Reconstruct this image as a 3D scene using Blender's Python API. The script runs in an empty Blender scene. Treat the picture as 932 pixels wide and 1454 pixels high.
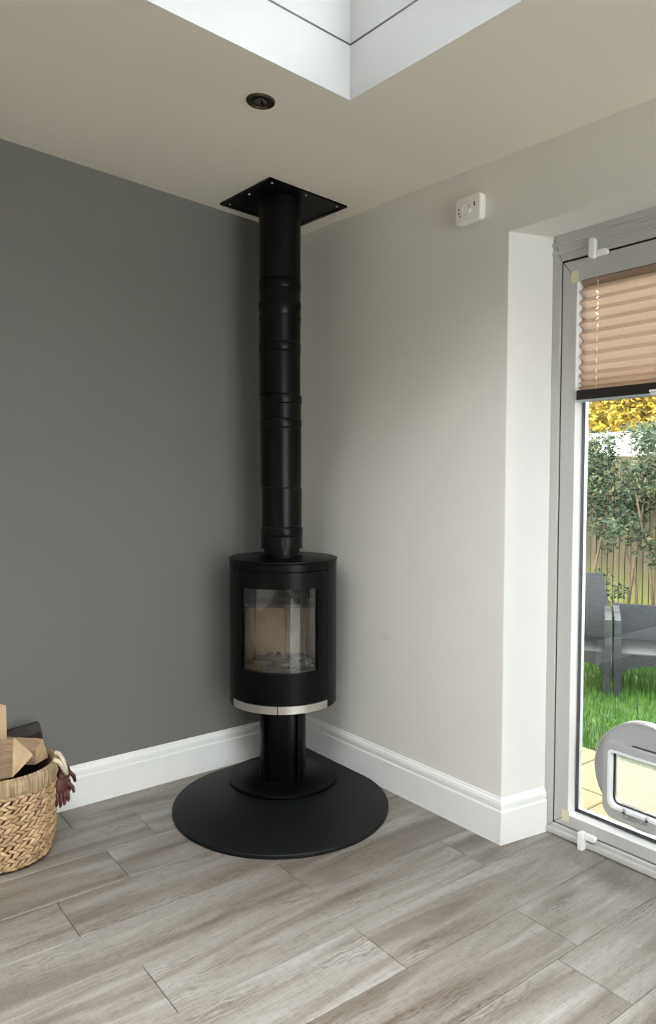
import bpy, bmesh, math, random
import numpy as np
from mathutils import Vector, Matrix

PI = math.pi
C = bpy.context.scene.collection
scene = bpy.context.scene

# ------------------------------------------------------------------ camera
cam_d = bpy.data.cameras.new('camera')
cam = bpy.data.objects.new('camera', cam_d)
C.objects.link(cam)
scene.camera = cam
CAM = Vector((-2.0367, -2.8049, 1.2709))
YAW, PITCH, ROLL, FPX = 0.90407, -0.04462, 0.0030, 1042.3
fwd = Vector((math.cos(YAW) * math.cos(PITCH), math.sin(YAW) * math.cos(PITCH), math.sin(PITCH)))
rt = Vector((math.sin(YAW), -math.cos(YAW), 0))
up = rt.cross(fwd)
r2 = rt * math.cos(ROLL) + up * math.sin(ROLL)
u2 = up * math.cos(ROLL) - rt * math.sin(ROLL)
m = Matrix((r2, u2, -fwd)).transposed().to_4x4()
m.translation = CAM
cam.matrix_world = m
cam_d.sensor_fit = 'VERTICAL'
cam_d.sensor_height = 24.0
cam_d.lens = FPX / 1454 * 24.0
cam_d.clip_start = 0.05

# ------------------------------------------------------------------ world and exposure
world = bpy.data.worlds.new('overcast_sky')
scene.world = world
world.use_nodes = True
wn = world.node_tree
bg = wn.nodes['Background']
bg.inputs['Color'].default_value = (0.965, 0.98, 0.985, 1)
bg.inputs['Strength'].default_value = 1.0
scene.view_settings.view_transform = 'Standard'
scene.view_settings.look = 'None'
scene.view_settings.gamma = 1.0
scene.view_settings.use_curve_mapping = False
scene.view_settings.exposure = 3.72
scene.cycles.diffuse_bounces = 6
scene.cycles.max_bounces = 14
scene.cycles.transparent_max_bounces = 24
scene.cycles.caustics_reflective = False
scene.cycles.caustics_refractive = False

rng = random.Random(7)
nrg = np.random.default_rng(11)


# ------------------------------------------------------------------ mesh helpers
def new():
    return bmesh.new()


def obj(name, bm, mat, parent=None, smooth=False, loc=None):
    me = bpy.data.meshes.new(name)
    bm.normal_update()
    bm.to_mesh(me)
    bm.free()
    return link(name, me, mat, parent, smooth, loc)


def link(name, me, mat, parent=None, smooth=False, loc=None):
    if mat is not None and not me.materials:
        me.materials.append(mat)
    if smooth:
        me.polygons.foreach_set('use_smooth', [True] * len(me.polygons))
        if smooth != 'all':
            me.set_sharp_from_angle(angle=math.radians(38))
    o = bpy.data.objects.new(name, me)
    C.objects.link(o)
    if parent is not None:
        o.parent = parent
    if loc is not None:
        o.location = loc
    return o


def npmesh(name, verts, faces, mat, parent=None, smooth=False):
    me = bpy.data.meshes.new(name)
    me.from_pydata([tuple(v) for v in verts] if not isinstance(verts, np.ndarray) else verts.tolist(), [],
                   faces if not isinstance(faces, np.ndarray) else faces.tolist())
    me.update()
    return link(name, me, mat, parent, smooth)


def empty(name, loc=(0, 0, 0), rotz=0.0):
    o = bpy.data.objects.new(name, None)
    C.objects.link(o)
    o.location = loc
    o.rotation_euler = (0, 0, rotz)
    return o


def tag(o, label=None, cat=None, group=None, kind=None):
    if label:
        o['label'] = label
    if cat:
        o['category'] = cat
    if group:
        o['group'] = group
    if kind:
        o['kind'] = kind
    return o


def box(bm, x0, x1, y0, y1, z0, z1, bev=0.0, M=None, seg=1):
    t = bmesh.new()
    bmesh.ops.create_cube(t, size=1.0)
    for v in t.verts:
        v.co = Vector((x0 + (v.co.x + .5) * (x1 - x0), y0 + (v.co.y + .5) * (y1 - y0), z0 + (v.co.z + .5) * (z1 - z0)))
    if bev > 0:
        bmesh.ops.bevel(t, geom=list(t.edges), offset=bev, segments=seg, affect='EDGES', profile=0.5)
    merge(bm, t, M)


def merge(bm, t, M=None):
    vm = {}
    for v in t.verts:
        vm[v] = bm.verts.new(M @ v.co if M is not None else v.co)
    for f in t.faces:
        try:
            bm.faces.new([vm[v] for v in f.verts])
        except ValueError:
            pass
    t.free()


def prism(bm, poly, z0, z1, axis='z', bev=0.0, seg=2, M=None, bev_side=False):
    """extrude polygon (list of 2d) along an axis. axis x: (y,z); y: (x,z); z: (x,y)"""
    t = bmesh.new()

    def P(a, b, k):
        return {'z': (a, b, k), 'x': (k, a, b), 'y': (a, k, b)}[axis]
    A = [t.verts.new(P(a, b, z0)) for a, b in poly]
    B = [t.verts.new(P(a, b, z1)) for a, b in poly]
    n = len(poly)
    t.faces.new(A[::-1])
    t.faces.new(B)
    for i in range(n):
        t.faces.new([A[i], A[(i + 1) % n], B[(i + 1) % n], B[i]])
    bmesh.ops.recalc_face_normals(t, faces=t.faces)
    if bev > 0:
        es = [e for e in t.edges if (e.verts[0] in A) == (e.verts[1] in A)] if not bev_side else list(t.edges)
        bmesh.ops.bevel(t, geom=es, offset=bev, segments=seg, affect='EDGES', profile=0.5)
    merge(bm, t, M)


def lathe(bm, prof, seg=64, a0=0.0, a1=2 * PI, cx=0, cy=0, M=None, close=False):
    """prof: list of (r, z). full or partial turn"""
    full = abs(a1 - a0 - 2 * PI) < 1e-6
    n = seg if full else seg + 1
    rings = []
    for r, z in prof:
        ring = []
        for i in range(n):
            a = a0 + (a1 - a0) * i / seg
            co = Vector((cx + r * math.cos(a), cy + r * math.sin(a), z))
            ring.append(bm.verts.new(M @ co if M is not None else co))
        rings.append(ring)
    k = len(prof)
    for j in range(k if close else k - 1):
        A, B = rings[j], rings[(j + 1) % k]
        for i in range(n if full else n - 1):
            i2 = (i + 1) % n
            bm.faces.new([A[i], A[i2], B[i2], B[i]])
    if close and not full:
        bm.faces.new([rr[0] for rr in rings][::-1])
        bm.faces.new([rr[-1] for rr in rings])
    return rings


def disc(bm, r, z, seg=64, cx=0, cy=0, flip=False):
    vs = [bm.verts.new((cx + r * math.cos(2 * PI * i / seg), cy + r * math.sin(2 * PI * i / seg), z)) for i in range(seg)]
    bm.faces.new(vs[::-1] if flip else vs)


def tube(bm, pts, rad, seg=8, caps=True):
    pts = [Vector(p) for p in pts]
    n = len(pts)
    rads = rad if isinstance(rad, (list, tuple)) else [rad] * n
    rings = []
    prev = None
    for i, p in enumerate(pts):
        d = (pts[min(i + 1, n - 1)] - pts[max(i - 1, 0)]).normalized()
        if prev is None:
            a = d.orthogonal().normalized()
        else:
            a = (prev - d * prev.dot(d)).normalized()
        prev = a
        b = d.cross(a)
        rings.append([bm.verts.new(p + (a * math.cos(2 * PI * k / seg) + b * math.sin(2 * PI * k / seg)) * rads[i]) for k in range(seg)])
    for i in range(n - 1):
        for k in range(seg):
            k2 = (k + 1) % seg
            bm.faces.new([rings[i][k], rings[i][k2], rings[i + 1][k2], rings[i + 1][k]])
    if caps:
        bm.faces.new(rings[0][::-1])
        bm.faces.new(rings[-1])


def rrect(x0, x1, y0, y1, r, n=6):
    """rounded rectangle outline, counter-clockwise; r may be 4 radii (bl, br, tr, tl)"""
    if not isinstance(r, (list, tuple)):
        r = [r] * 4
    out = []
    cs = [(x0 + r[0], y0 + r[0], PI, r[0]), (x1 - r[1], y0 + r[1], 1.5 * PI, r[1]), (x1 - r[2], y1 - r[2], 0, r[2]), (x0 + r[3], y1 - r[3], .5 * PI, r[3])]
    for cx, cy, a, q in cs:
        for i in range(n + 1):
            b = a + .5 * PI * i / n
            out.append((cx + q * math.cos(b), cy + q * math.sin(b)))
    return out


# ------------------------------------------------------------------ materials
class NT:
    def __init__(self, name):
        self.m = bpy.data.materials.new(name)
        self.m.use_nodes = True
        self.t = self.m.node_tree
        self.p = self.t.nodes.get('Principled BSDF')
        self.out = self.t.nodes.get('Material Output')

    def n(self, typ, **kw):
        nd = self.t.nodes.new(typ)
        for k, v in kw.items():
            if k.startswith('i_'):
                nd.inputs[k[2:].replace('_', ' ')].default_value = v
            else:
                setattr(nd, k, v)
        return nd

    def l(self, a, b):
        self.t.links.new(a, b)

    def coords(self, scale=(1, 1, 1), kind='Object', loc=(0, 0, 0), rot=(0, 0, 0)):
        tc = self.n('ShaderNodeTexCoord')
        mp = self.n('ShaderNodeMapping')
        mp.inputs['Scale'].default_value = scale
        mp.inputs['Location'].default_value = loc
        mp.inputs['Rotation'].default_value = rot
        self.l(tc.outputs[kind], mp.inputs['Vector'])
        return mp.outputs['Vector']

    def ramp(self, fac, stops):
        r = self.n('ShaderNodeValToRGB')
        e = r.color_ramp.elements
        while len(e) < len(stops):
            e.new(0.5)
        for el, (pos, col) in zip(e, stops):
            el.position = pos
            el.color = (*col, 1)
        self.l(fac, r.inputs['Fac'])
        return r.outputs['Color']

    def noise(self, vec, scale, detail=4, rough=.55, dist=0):
        nd = self.n('ShaderNodeTexNoise')
        nd.inputs['Scale'].default_value = scale
        nd.inputs['Detail'].default_value = detail
        nd.inputs['Roughness'].default_value = rough
        nd.inputs['Distortion'].default_value = dist
        if vec is not None:
            self.l(vec, nd.inputs['Vector'])
        return nd

    def bump(self, h, strength=.2, dist=.01):
        b = self.n('ShaderNodeBump')
        b.inputs['Strength'].default_value = strength
        b.inputs['Distance'].default_value = dist
        self.l(h, b.inputs['Height'])
        self.l(b.outputs['Normal'], self.p.inputs['Normal'])
        return b

    def mix(self, fac, a, b, mode='MIX'):
        x = self.n('ShaderNodeMix', data_type='RGBA', blend_type=mode)
        for sock, v in ((x.inputs['Factor'], fac), (x.inputs['A'], a), (x.inputs['B'], b)):
            if isinstance(v, (int, float)):
                sock.default_value = v
            elif isinstance(v, tuple):
                sock.default_value = (*v, 1)
            else:
                self.l(v, sock)
        return x.outputs['Result']


def plain(name, col, rough=.5, metal=0.0, spec=.5, var=.05, scale=12, bump=0.0, bscale=120, coat=0.0):
    N = NT(name)
    v = N.coords()
    nz = N.noise(v, scale)
    lo = tuple(c * (1 - var) for c in col)
    hi = tuple(min(1, c * (1 + var)) for c in col)
    N.l(N.ramp(nz.outputs['Fac'], [(.3, lo), (.7, hi)]), N.p.inputs['Base Color'])
    N.p.inputs['Roughness'].default_value = rough
    N.p.inputs['Metallic'].default_value = metal
    N.p.inputs['Specular IOR Level'].default_value = spec
    N.p.inputs['Coat Weight'].default_value = coat
    if bump:
        N.bump(N.noise(v, bscale, 3).outputs['Fac'], bump, .002)
    return N.m


def paint(name, col, scuff=0.0):
    N = NT(name)
    v = N.coords()
    big = N.noise(v, 1.3, 3)
    base = N.ramp(big.outputs['Fac'], [(.3, tuple(c * .97 for c in col)), (.7, col)])
    if scuff:
        v2 = N.coords(scale=(1, 1, 1.0), rot=(.6, 0, 0))
        sm = N.noise(v2, 4.2, 6, .7, .6)
        k = N.ramp(sm.outputs['Fac'], [(.62, (0, 0, 0)), (.75, (1, 1, 1))])
        mul = N.n('ShaderNodeMath', operation='MULTIPLY')
        N.l(k, mul.inputs[0])
        mul.inputs[1].default_value = scuff
        base = N.mix(mul.outputs[0], base, tuple(c * .72 for c in col))
    N.l(base, N.p.inputs['Base Color'])
    N.p.inputs['Roughness'].default_value = .75
    N.p.inputs['Specular IOR Level'].default_value = .25
    N.bump(N.noise(v, 260, 3).outputs['Fac'], .06, .0015)
    return N.m


def glass_mat(name, tint=(1, 1, 1), refl=1.0, haze=0.0, extra=0.0):
    N = NT(name)
    N.t.nodes.remove(N.p)
    tr = N.n('ShaderNodeBsdfTransparent')
    tr.inputs['Color'].default_value = (*tint, 1)
    gl = N.n('ShaderNodeBsdfGlossy')
    gl.inputs['Roughness'].default_value = 0.0
    fr = N.n('ShaderNodeFresnel')
    fr.inputs['IOR'].default_value = 1.5
    mu = N.n('ShaderNodeMath', operation='MULTIPLY_ADD')
    N.l(fr.outputs[0], mu.inputs[0])
    mu.inputs[1].default_value = refl
    mu.inputs[2].default_value = extra
    mx = N.n('ShaderNodeMixShader')
    N.l(mu.outputs[0], mx.inputs[0])
    N.l(tr.outputs[0], mx.inputs[1])
    N.l(gl.outputs[0], mx.inputs[2])
    last = mx
    if haze:
        df = N.n('ShaderNodeBsdfTranslucent')
        df.inputs['Color'].default_value = (.95, .95, .95, 1)
        m2 = N.n('ShaderNodeMixShader')
        m2.inputs[0].default_value = haze
        N.l(mx.outputs[0], m2.inputs[1])
        N.l(df.outputs[0], m2.inputs[2])
        last = m2
    N.l(last.outputs[0], N.out.inputs['Surface'])
    return N.m


def plank_mat():
    N = NT('grey_oak_plank')
    oi = N.n('ShaderNodeObjectInfo')
    tc = N.n('ShaderNodeTexCoord')
    off = N.n('ShaderNodeVectorMath', operation='SCALE')
    comb = N.n('ShaderNodeCombineXYZ')
    for i, k in enumerate((37.0, 91.0, 13.0)):
        mm = N.n('ShaderNodeMath', operation='MULTIPLY')
        N.l(oi.outputs['Random'], mm.inputs[0])
        mm.inputs[1].default_value = k
        N.l(mm.outputs[0], comb.inputs[i])
    add = N.n('ShaderNodeVectorMath', operation='ADD')
    N.l(tc.outputs['Object'], add.inputs[0])
    N.l(comb.outputs[0], add.inputs[1])

    def mp(sc):
        q = N.n('ShaderNodeMapping')
        q.inputs['Scale'].default_value = sc
        N.l(add.outputs[0], q.inputs['Vector'])
        return q.outputs['Vector']
    broad = N.noise(mp((.75, 6.5, 1)), 1.7, 3, .55, .8)
    fine = N.noise(mp((6.5, 75, 1)), 2.2, 6, .75, .6)
    wav = N.n('ShaderNodeTexWave', wave_type='BANDS', bands_direction='Y')
    wav.inputs['Scale'].default_value = 9.0
    wav.inputs['Distortion'].default_value = 14.0
    wav.inputs['Detail'].default_value = 3.0
    wav.inputs['Detail Scale'].default_value = 1.4
    N.l(mp((.9, 2.6, 1)), wav.inputs['Vector'])
    saw = N.noise(mp((130, 6, 1)), 1.5, 2, .5)
    base = N.ramp(broad.outputs['Fac'], [(.27, (.125, .102, .082)), (.44, (.205, .180, .156)), (.60, (.285, .265, .242)), (.76, (.36, .35, .33))])
    g = N.ramp(fine.outputs['Fac'], [(.28, (.58, .56, .54)), (.5, (.98, .98, .98)), (.75, (1.14, 1.14, 1.14))])
    c1 = N.mix(.62, base, g, 'MULTIPLY')
    wmask = N.ramp(N.noise(mp((.9, 5, 1)), 2.3, 2).outputs['Fac'], [(.52, (0, 0, 0)), (.64, (1, 1, 1))])
    wr = N.ramp(wav.outputs['Fac'], [(.0, (.60, .59, .58)), (.22, (.95, .95, .95)), (1, (1.16, 1.16, 1.16))])
    wm = N.mix(wmask, (1, 1, 1), wr)
    c2 = N.mix(.8, c1, wm, 'MULTIPLY')
    sr = N.ramp(saw.outputs['Fac'], [(.35, (.9, .9, .9)), (.6, (1.04, 1.04, 1.04))])
    c3 = N.mix(.6, c2, sr, 'MULTIPLY')
    fleck = N.noise(mp((22, 150, 1)), 1.6, 4, .7)
    fr_ = N.ramp(fleck.outputs['Fac'], [(.32, (.70, .68, .66)), (.48, (1, 1, 1)), (.72, (1.12, 1.12, 1.12))])
    c3 = N.mix(.75, c3, fr_, 'MULTIPLY')
    tint = N.ramp(oi.outputs['Random'], [(0, (.84, .81, .78)), (.5, (1, 1, 1)), (1, (1.03, 1.03, 1.03))])
    c4 = N.mix(1.0, c3, tint, 'MULTIPLY')
    N.l(c4, N.p.inputs['Base Color'])
    rr = N.ramp(fine.outputs['Fac'], [(.3, (.40, .40, .40)), (.7, (.24, .24, .24))])
    N.l(rr, N.p.inputs['Roughness'])
    N.p.inputs['Specular IOR Level'].default_value = .45
    mixh = N.n('ShaderNodeMath', operation='ADD')
    N.l(fine.outputs['Fac'], mixh.inputs[0])
    N.l(wm, mixh.inputs[1])
    N.bump(mixh.outputs[0], .18, .002)
    return N.m


M = {}
M['wall_dark'] = paint('charcoal_wall_paint', (.185, .183, .172))
M['wall_light'] = paint('pale_grey_wall_paint', (.75, .725, .675), scuff=.4)
M['wall_white'] = paint('white_reveal_paint', (.80, .79, .77))
M['ceiling'] = paint('white_ceiling_paint', (.90, .845, .755))
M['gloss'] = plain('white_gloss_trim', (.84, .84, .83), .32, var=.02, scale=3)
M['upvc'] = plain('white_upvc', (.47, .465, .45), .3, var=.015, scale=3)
M['upstand'] = plain('white_skylight_paint', (.80, .805, .81), .55, var=.015, scale=3)
M['gasket'] = plain('black_rubber', (.008, .008, .008), .6)
M['greybead'] = plain('grey_bead', (.11, .11, .115), .5)
M['plank'] = plank_mat()
M['underlay'] = plain('dark_joint', (.05, .045, .04), .9)
M['stove'] = plain('black_stove_enamel', (.0018, .0018, .002), .34, spec=.14, var=.1, bump=.03, bscale=400)
M['flue'] = plain('black_flue_enamel', (.0020, .0023, .0026), .30, spec=.17, var=.08)
M['hearth'] = plain('black_hearth_plate', (.0035, .0044, .0053), .5, spec=.27, var=.2, scale=5, bump=.05, bscale=60)
M['steel'] = plain('brushed_steel', (.56, .53, .49), .42, 1.0, var=.05)
M['glass'] = glass_mat('window_glass', (.84, .86, .845))
M['roofglass'] = glass_mat('roof_glass', (.93, .95, .96))
M['stoveglass'] = glass_mat('stove_glass', (.86, .83, .78), refl=1.5, extra=.05)
M['brick_in'] = plain('vermiculite', (.36, .285, .20), .9, var=.22, scale=9)
M['soot'] = plain('soot_black', (.012, .011, .010), .85)
M['char'] = plain('charred_wood', (.05, .042, .036), .9, var=.7, scale=25)
M['ash'] = plain('grey_ash', (.11, .095, .08), .95, var=.4, scale=40)
M['bronze'] = plain('dark_bronze', (.16, .125, .09), .22, 1.0, var=.1)
M['lamp'] = plain('lamp_reflector', (.30, .28, .25), .15, 1.0)
M['alarm'] = plain('white_plastic', (.90, .865, .83), .4, var=.02)
M['darkplastic'] = plain('black_plastic', (.01, .01, .01), .4)
M['tape'] = plain('yellowed_tape', (.66, .62, .44), .5)
M['railblack'] = plain('dark_brown_rail', (.012, .009, .008), .4)
M['alu'] = plain('aluminium_strip', (.50, .53, .56), .4, .5)
M['flapgrey'] = plain('grey_white_plastic', (.40, .40, .405), .38, var=.02)
M['flaplight'] = plain('pale_plastic', (.80, .80, .82), .3, var=.02)
M['flapprint'] = plain('grey_print', (.16, .16, .15), .6)
M['acrylic'] = glass_mat('clear_acrylic', (.97, .97, .97), haze=.22)
M['cream_rope'] = plain('cream_rope', (.66, .58, .44), .9, var=.2, scale=60)
M['leather'] = plain('red_brown_leather', (.095, .030, .028), .55, var=.35, scale=30)


def fabric_mat():
    N = NT('tan_pleated_fabric')
    N.t.nodes.remove(N.p)
    v = N.coords()
    nz = N.noise(v, 300, 2)
    col = N.ramp(nz.outputs['Fac'], [(.3, (.50, .36, .27)), (.7, (.57, .42, .32))])
    a = N.n('ShaderNodeBsdfDiffuse')
    b = N.n('ShaderNodeBsdfTranslucent')
    mx = N.n('ShaderNodeMixShader')
    mx.inputs[0].default_value = .48
    N.l(col, a.inputs['Color'])
    N.l(col, b.inputs['Color'])
    N.l(a.outputs[0], mx.inputs[1])
    N.l(b.outputs[0], mx.inputs[2])
    N.l(mx.outputs[0], N.out.inputs['Surface'])
    return N.m


M['fabric'] = fabric_mat()


def straw_mat(name, a, b, sc=30, stretch=(1, 1, .2)):
    N = NT(name)
    v = N.coords(scale=stretch)
    nz = N.noise(v, sc, 5, .65)
    gi = N.n('ShaderNodeNewGeometry')
    c = N.ramp(nz.outputs['Fac'], [(.3, a), (.7, b)])
    rr = N.ramp(gi.outputs['Random Per Island'], [(0, (.72, .68, .62)), (1, (1.15, 1.12, 1.08))])
    N.l(N.mix(1.0, c, rr, 'MULTIPLY'), N.p.inputs['Base Color'])
    N.p.inputs['Roughness'].default_value = .7
    N.bump(nz.outputs['Fac'], .3, .002)
    return N.m


M['seagrass'] = straw_mat('woven_seagrass', (.34, .225, .115), (.58, .42, .245))
M['rimstraw'] = straw_mat('wrapped_straw', (.30, .22, .125), (.50, .395, .25), 60)
M['basketin'] = plain('basket_inside', (.10, .065, .035), .9)


def wood_mat(name, a, b, rot=(0, 0, 0), sc=(3, 30, 30), k=2.0):
    N = NT(name)
    v = N.coords(scale=sc, rot=rot)
    nz = N.noise(v, k, 6, .65, .3)
    N.l(N.ramp(nz.outputs['Fac'], [(.3, a), (.7, b)]), N.p.inputs['Base Color'])
    N.p.inputs['Roughness'].default_value = .8
    N.bump(nz.outputs['Fac'], .35, .003)
    return N.m


M['logend'] = wood_mat('cut_log_end', (.50, .34, .19), (.72, .54, .34), sc=(12, 12, 12))
M['logside'] = wood_mat('split_log_side', (.22, .14, .085), (.44, .31, .20))
M['bark'] = wood_mat('dark_bark', (.010, .008, .007), (.045, .034, .026), sc=(14, 30, 30))
M['timber'] = wood_mat('pale_timber', (.52, .37, .22), (.70, .53, .34), sc=(20, 20, 2))
# outdoors
M['lawn'] = plain('lawn_soil', (.05, .085, .02), .95, var=.4, scale=8)


def grass_mat():
    N = NT('grass_blades')
    gi = N.n('ShaderNodeNewGeometry')
    v = N.coords()
    patch = N.noise(v, 2.2, 3)
    c = N.ramp(gi.outputs['Random Per Island'], [(0, (.018, .065, .002)), (.5, (.042, .135, .004)), (.93, (.085, .21, .010)), (1, (.16, .22, .03))])
    p = N.ramp(patch.outputs['Fac'], [(.3, (.75, .8, .7)), (.7, (1.2, 1.15, 1.1))])
    N.l(N.mix(1.0, c, p, 'MULTIPLY'), N.p.inputs['Base Color'])
    N.p.inputs['Roughness'].default_value = .6
    return N.m


M['grass'] = grass_mat()
M['slab'] = plain('buff_paving', (.19, .148, .074), .85, var=.14, scale=6, bump=.15, bscale=80)
M['mortar'] = plain('paving_joint', (.16, .13, .085), .95)


def fence_mat():
    N = NT('weathered_fence_board')
    oi = N.n('ShaderNodeObjectInfo')
    v = N.coords(scale=(14, 14, 1.2))
    nz = N.noise(v, 2.2, 6, .65, .5)
    c = N.ramp(nz.outputs['Fac'], [(.25, (.085, .065, .042)), (.7, (.21, .17, .115))])
    t = N.ramp(oi.outputs['Random'], [(0, (.75, .75, .75)), (1, (1.15, 1.15, 1.1))])
    c = N.mix(1.0, c, t, 'MULTIPLY')
    # yellow-green sunlight low on the boards, put into their colour
    tc = N.n('ShaderNodeTexCoord')
    sp = N.n('ShaderNodeSeparateXYZ')
    N.l(tc.outputs['Object'], sp.inputs[0])
    ad = N.n('ShaderNodeMath', operation='MULTIPLY_ADD')
    N.l(nz.outputs['Fac'], ad.inputs[0])
    ad.inputs[1].default_value = .5
    N.l(sp.outputs['Z'], ad.inputs[2])
    k = N.ramp(ad.outputs[0], [(.25, (1, 1, 1)), (.75, (0, 0, 0))])
    c = N.mix(k, c, (.22, .23, .055))
    N.l(c, N.p.inputs['Base Color'])
    N.p.inputs['Roughness'].default_value = .9
    N.bump(nz.outputs['Fac'], .3, .004)
    return N.m


M['fence'] = fence_mat()
M['fencepost'] = plain('fence_rail_wood', (.20, .15, .10), .9, var=.2)


def leaf_mat(name, stops, trans=.25):
    N = NT(name)
    gi = N.n('ShaderNodeNewGeometry')
    c = N.ramp(gi.outputs['Random Per Island'], stops)
    N.l(c, N.p.inputs['Base Color'])
    N.p.inputs['Roughness'].default_value = .55
    tr = N.n('ShaderNodeBsdfTranslucent')
    N.l(c, tr.inputs['Color'])
    mx = N.n('ShaderNodeMixShader')
    mx.inputs[0].default_value = trans
    N.l(N.p.outputs[0], mx.inputs[1])
    N.l(tr.outputs[0], mx.inputs[2])
    N.l(mx.outputs[0], N.out.inputs['Surface'])
    return N.m


M['shrubleaf'] = leaf_mat('grey_green_leaf', [(0, (.009, .024, .010)), (.45, (.027, .052, .028)), (.75, (.068, .098, .055)), (.93, (.15, .165, .08)), (1, (.20, .15, .05))])
M['treeleaf'] = leaf_mat('yellow_leaf', [(0, (.11, .08, .02)), (.4, (.34, .24, .022)), (.85, (.55, .41, .055)), (1, (.24, .14, .08))], .35)
M['stem'] = plain('shrub_stem', (.15, .10, .065), .85, var=.3, scale=20)
M['trunk'] = plain('tree_trunk', (.14, .11, .085), .9, var=.3)
M['render'] = plain('white_render', (.85, .85, .83), .85, var=.03)
M['soil'] = plain('dark_soil', (.05, .04, .03), .95, var=.4, scale=30, bump=.4, bscale=40)
M['rooftile'] = plain('grey_roof', (.2, .2, .2), .8)


def rattan_mat():
    N = NT('grey_rattan')
    v = N.coords(rot=(0, 0, .02))
    br = N.n('ShaderNodeTexBrick')
    br.offset = .5
    br.inputs['Color1'].default_value = (.026, .031, .040, 1)
    br.inputs['Color2'].default_value = (.015, .018, .024, 1)
    br.inputs['Mortar'].default_value = (.004, .005, .006, 1)
    br.inputs['Scale'].default_value = 1.0
    br.inputs['Mortar Size'].default_value = .0028
    br.inputs['Mortar Smooth'].default_value = .6
    br.inputs['Brick Width'].default_value = .034
    br.inputs['Row Height'].default_value = .015
    tc = N.n('ShaderNodeTexCoord')
    sp = N.n('ShaderNodeSeparateXYZ')
    N.l(tc.outputs['Object'], sp.inputs[0])
    sm = N.n('ShaderNodeMath', operation='ADD')
    N.l(sp.outputs['X'], sm.inputs[0])
    N.l(sp.outputs['Y'], sm.inputs[1])
    cb = N.n('ShaderNodeCombineXYZ')
    N.l(sm.outputs[0], cb.inputs['X'])
    N.l(sp.outputs['Z'], cb.inputs['Y'])
    N.l(cb.outputs[0], br.inputs['Vector'])
    N.l(br.outputs['Color'], N.p.inputs['Base Color'])
    N.p.inputs['Roughness'].default_value = .42
    b = N.bump(br.outputs['Fac'], .8, .006)
    b.invert = True
    return N.m


M['rattan'] = rattan_mat()

# ------------------------------------------------------------------ room shell
CSX, CSY, H = -0.0548, 0.0302, 2.40
XB, YB = -4.7, -5.4           # far ends of the room behind the viewer


def cz(x, y):
    return H + CSX * x + CSY * y


# floor: sub-floor plus one board per plank
PA = -0.01645
floor = new()
box(floor, XB, .30, YB, .05, -.12, -.0065)
floor = tag(obj('floor', floor, M['underlay']), 'grey oak-effect plank floor', kind='structure')
PW, PL, P0 = .21345, 1.105, -.6334
known = {-2: -.915, -1: -1.104, 0: -1.334, 1: -.683, 2: -1.245, 3: -.70, 4: -.262}
plank_cache = {}
for k in range(-3, 23):
    v1 = P0 - k * PW
    v0 = v1 - PW
    j = known.get(k, rng.uniform(-1.5, -.4))
    joints = sorted(j + i * PL for i in range(-5, 4))
    for a, b in zip(joints[:-1], joints[1:]):
        a2, b2 = max(a, XB + .02), min(b, .285)
        w0, w1 = max(v0, YB + .02), min(v1, .03)
        if b2 - a2 < .03 or w1 - w0 < .02:
            continue
        key = (round(b2 - a2, 4), round(w1 - w0, 4))
        if key not in plank_cache:
            bm = new()
            box(bm, 0, key[0] - .0016, 0, key[1] - .0012, -.006, 0, bev=.0011)
            me = bpy.data.meshes.new('floor_plank')
            bm.normal_update()
            bm.to_mesh(me)
            bm.free()
            me.materials.append(M['plank'])
            plank_cache[key] = me
        o = bpy.data.objects.new('floor_plank', plank_cache[key])
        C.objects.link(o)
        o.parent = floor
        o.location = (a2 * math.cos(PA) - w0 * math.sin(PA), a2 * math.sin(PA) + w0 * math.cos(PA), 0)
        o.rotation_euler = (0, 0, PA)

# walls
bm = new()
box(bm, XB - .25, .0, 0, .25, -.12, 2.72)
tag(obj('wall_left', bm, M['wall_dark']), 'dark charcoal grey painted wall behind the stove', kind='structure')
DY0, DY1, DZ = -1.200, -4.30, 2.110      # door opening at the room face
bm = new()
ym = DY0 - .012
prism(bm, [(0, .25), (.30, .25), (.30, DY0 - .0525), (0, DY0)], -.12, 2.70)
prism(bm, [(0, DZ), (.30, DZ + .021), (.30, 2.70), (0, 2.70)], DY1, DY0, axis='y')
box(bm, 0, .30, YB - .25, DY1, -.12, 2.70)
wr = tag(obj('wall_right', bm, M['wall_light']), 'pale grey painted wall with the patio door recess', kind='structure')
bm = new()   # white lining of the recess: side, head, far side
RX = .20
prism(bm, [(.0004, DY0 - .0001), (.0004, DY0 - .0014), (RX + .05, DY0 - .0014 - .04375), (RX + .05, DY0 - .04375)], 0, DZ + .003)
prism(bm, [(.0004, DZ - .0014), (RX + .05, DZ + .0161), (RX + .05, DZ + .0175), (.0004, DZ)], DY1, DY0, axis='y')
box(bm, .0004, RX + .05, DY1 - .0005, DY1 + .002, 0, DZ)
obj('reveal_lining', bm, M['wall_white'], wr)
bm = new()
box(bm, XB - .25, XB, YB - .25, .25, -.12, 2.8)
tag(obj('wall_side', bm, M['wall_light']), kind='structure', label='pale grey wall on the far side of the room')
bm = new()
WX0, WX1 = -2.15, -.12
box(bm, XB - .25, WX0, YB - .25, YB, -.12, 2.8)
box(bm, WX1, .3, YB - .25, YB, -.12, 2.8)
box(bm, WX0, WX1, YB - .25, YB, 2.10, 2.8)
box(bm, WX0, WX1, YB - .25, YB, -.12, .05)
tag(obj('wall_back', bm, M['wall_light']), kind='structure', label='pale wall behind the viewer with an opening added for fill light')
w2 = tag(empty('fill_window', ((WX0 + WX1) / 2, YB - .1, .05)), 'wide white framed window added behind the viewer for fill light', kind='structure')  # unseen window, added and sized so daylight fills the walls
hw = (WX1 - WX0) / 2
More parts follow.
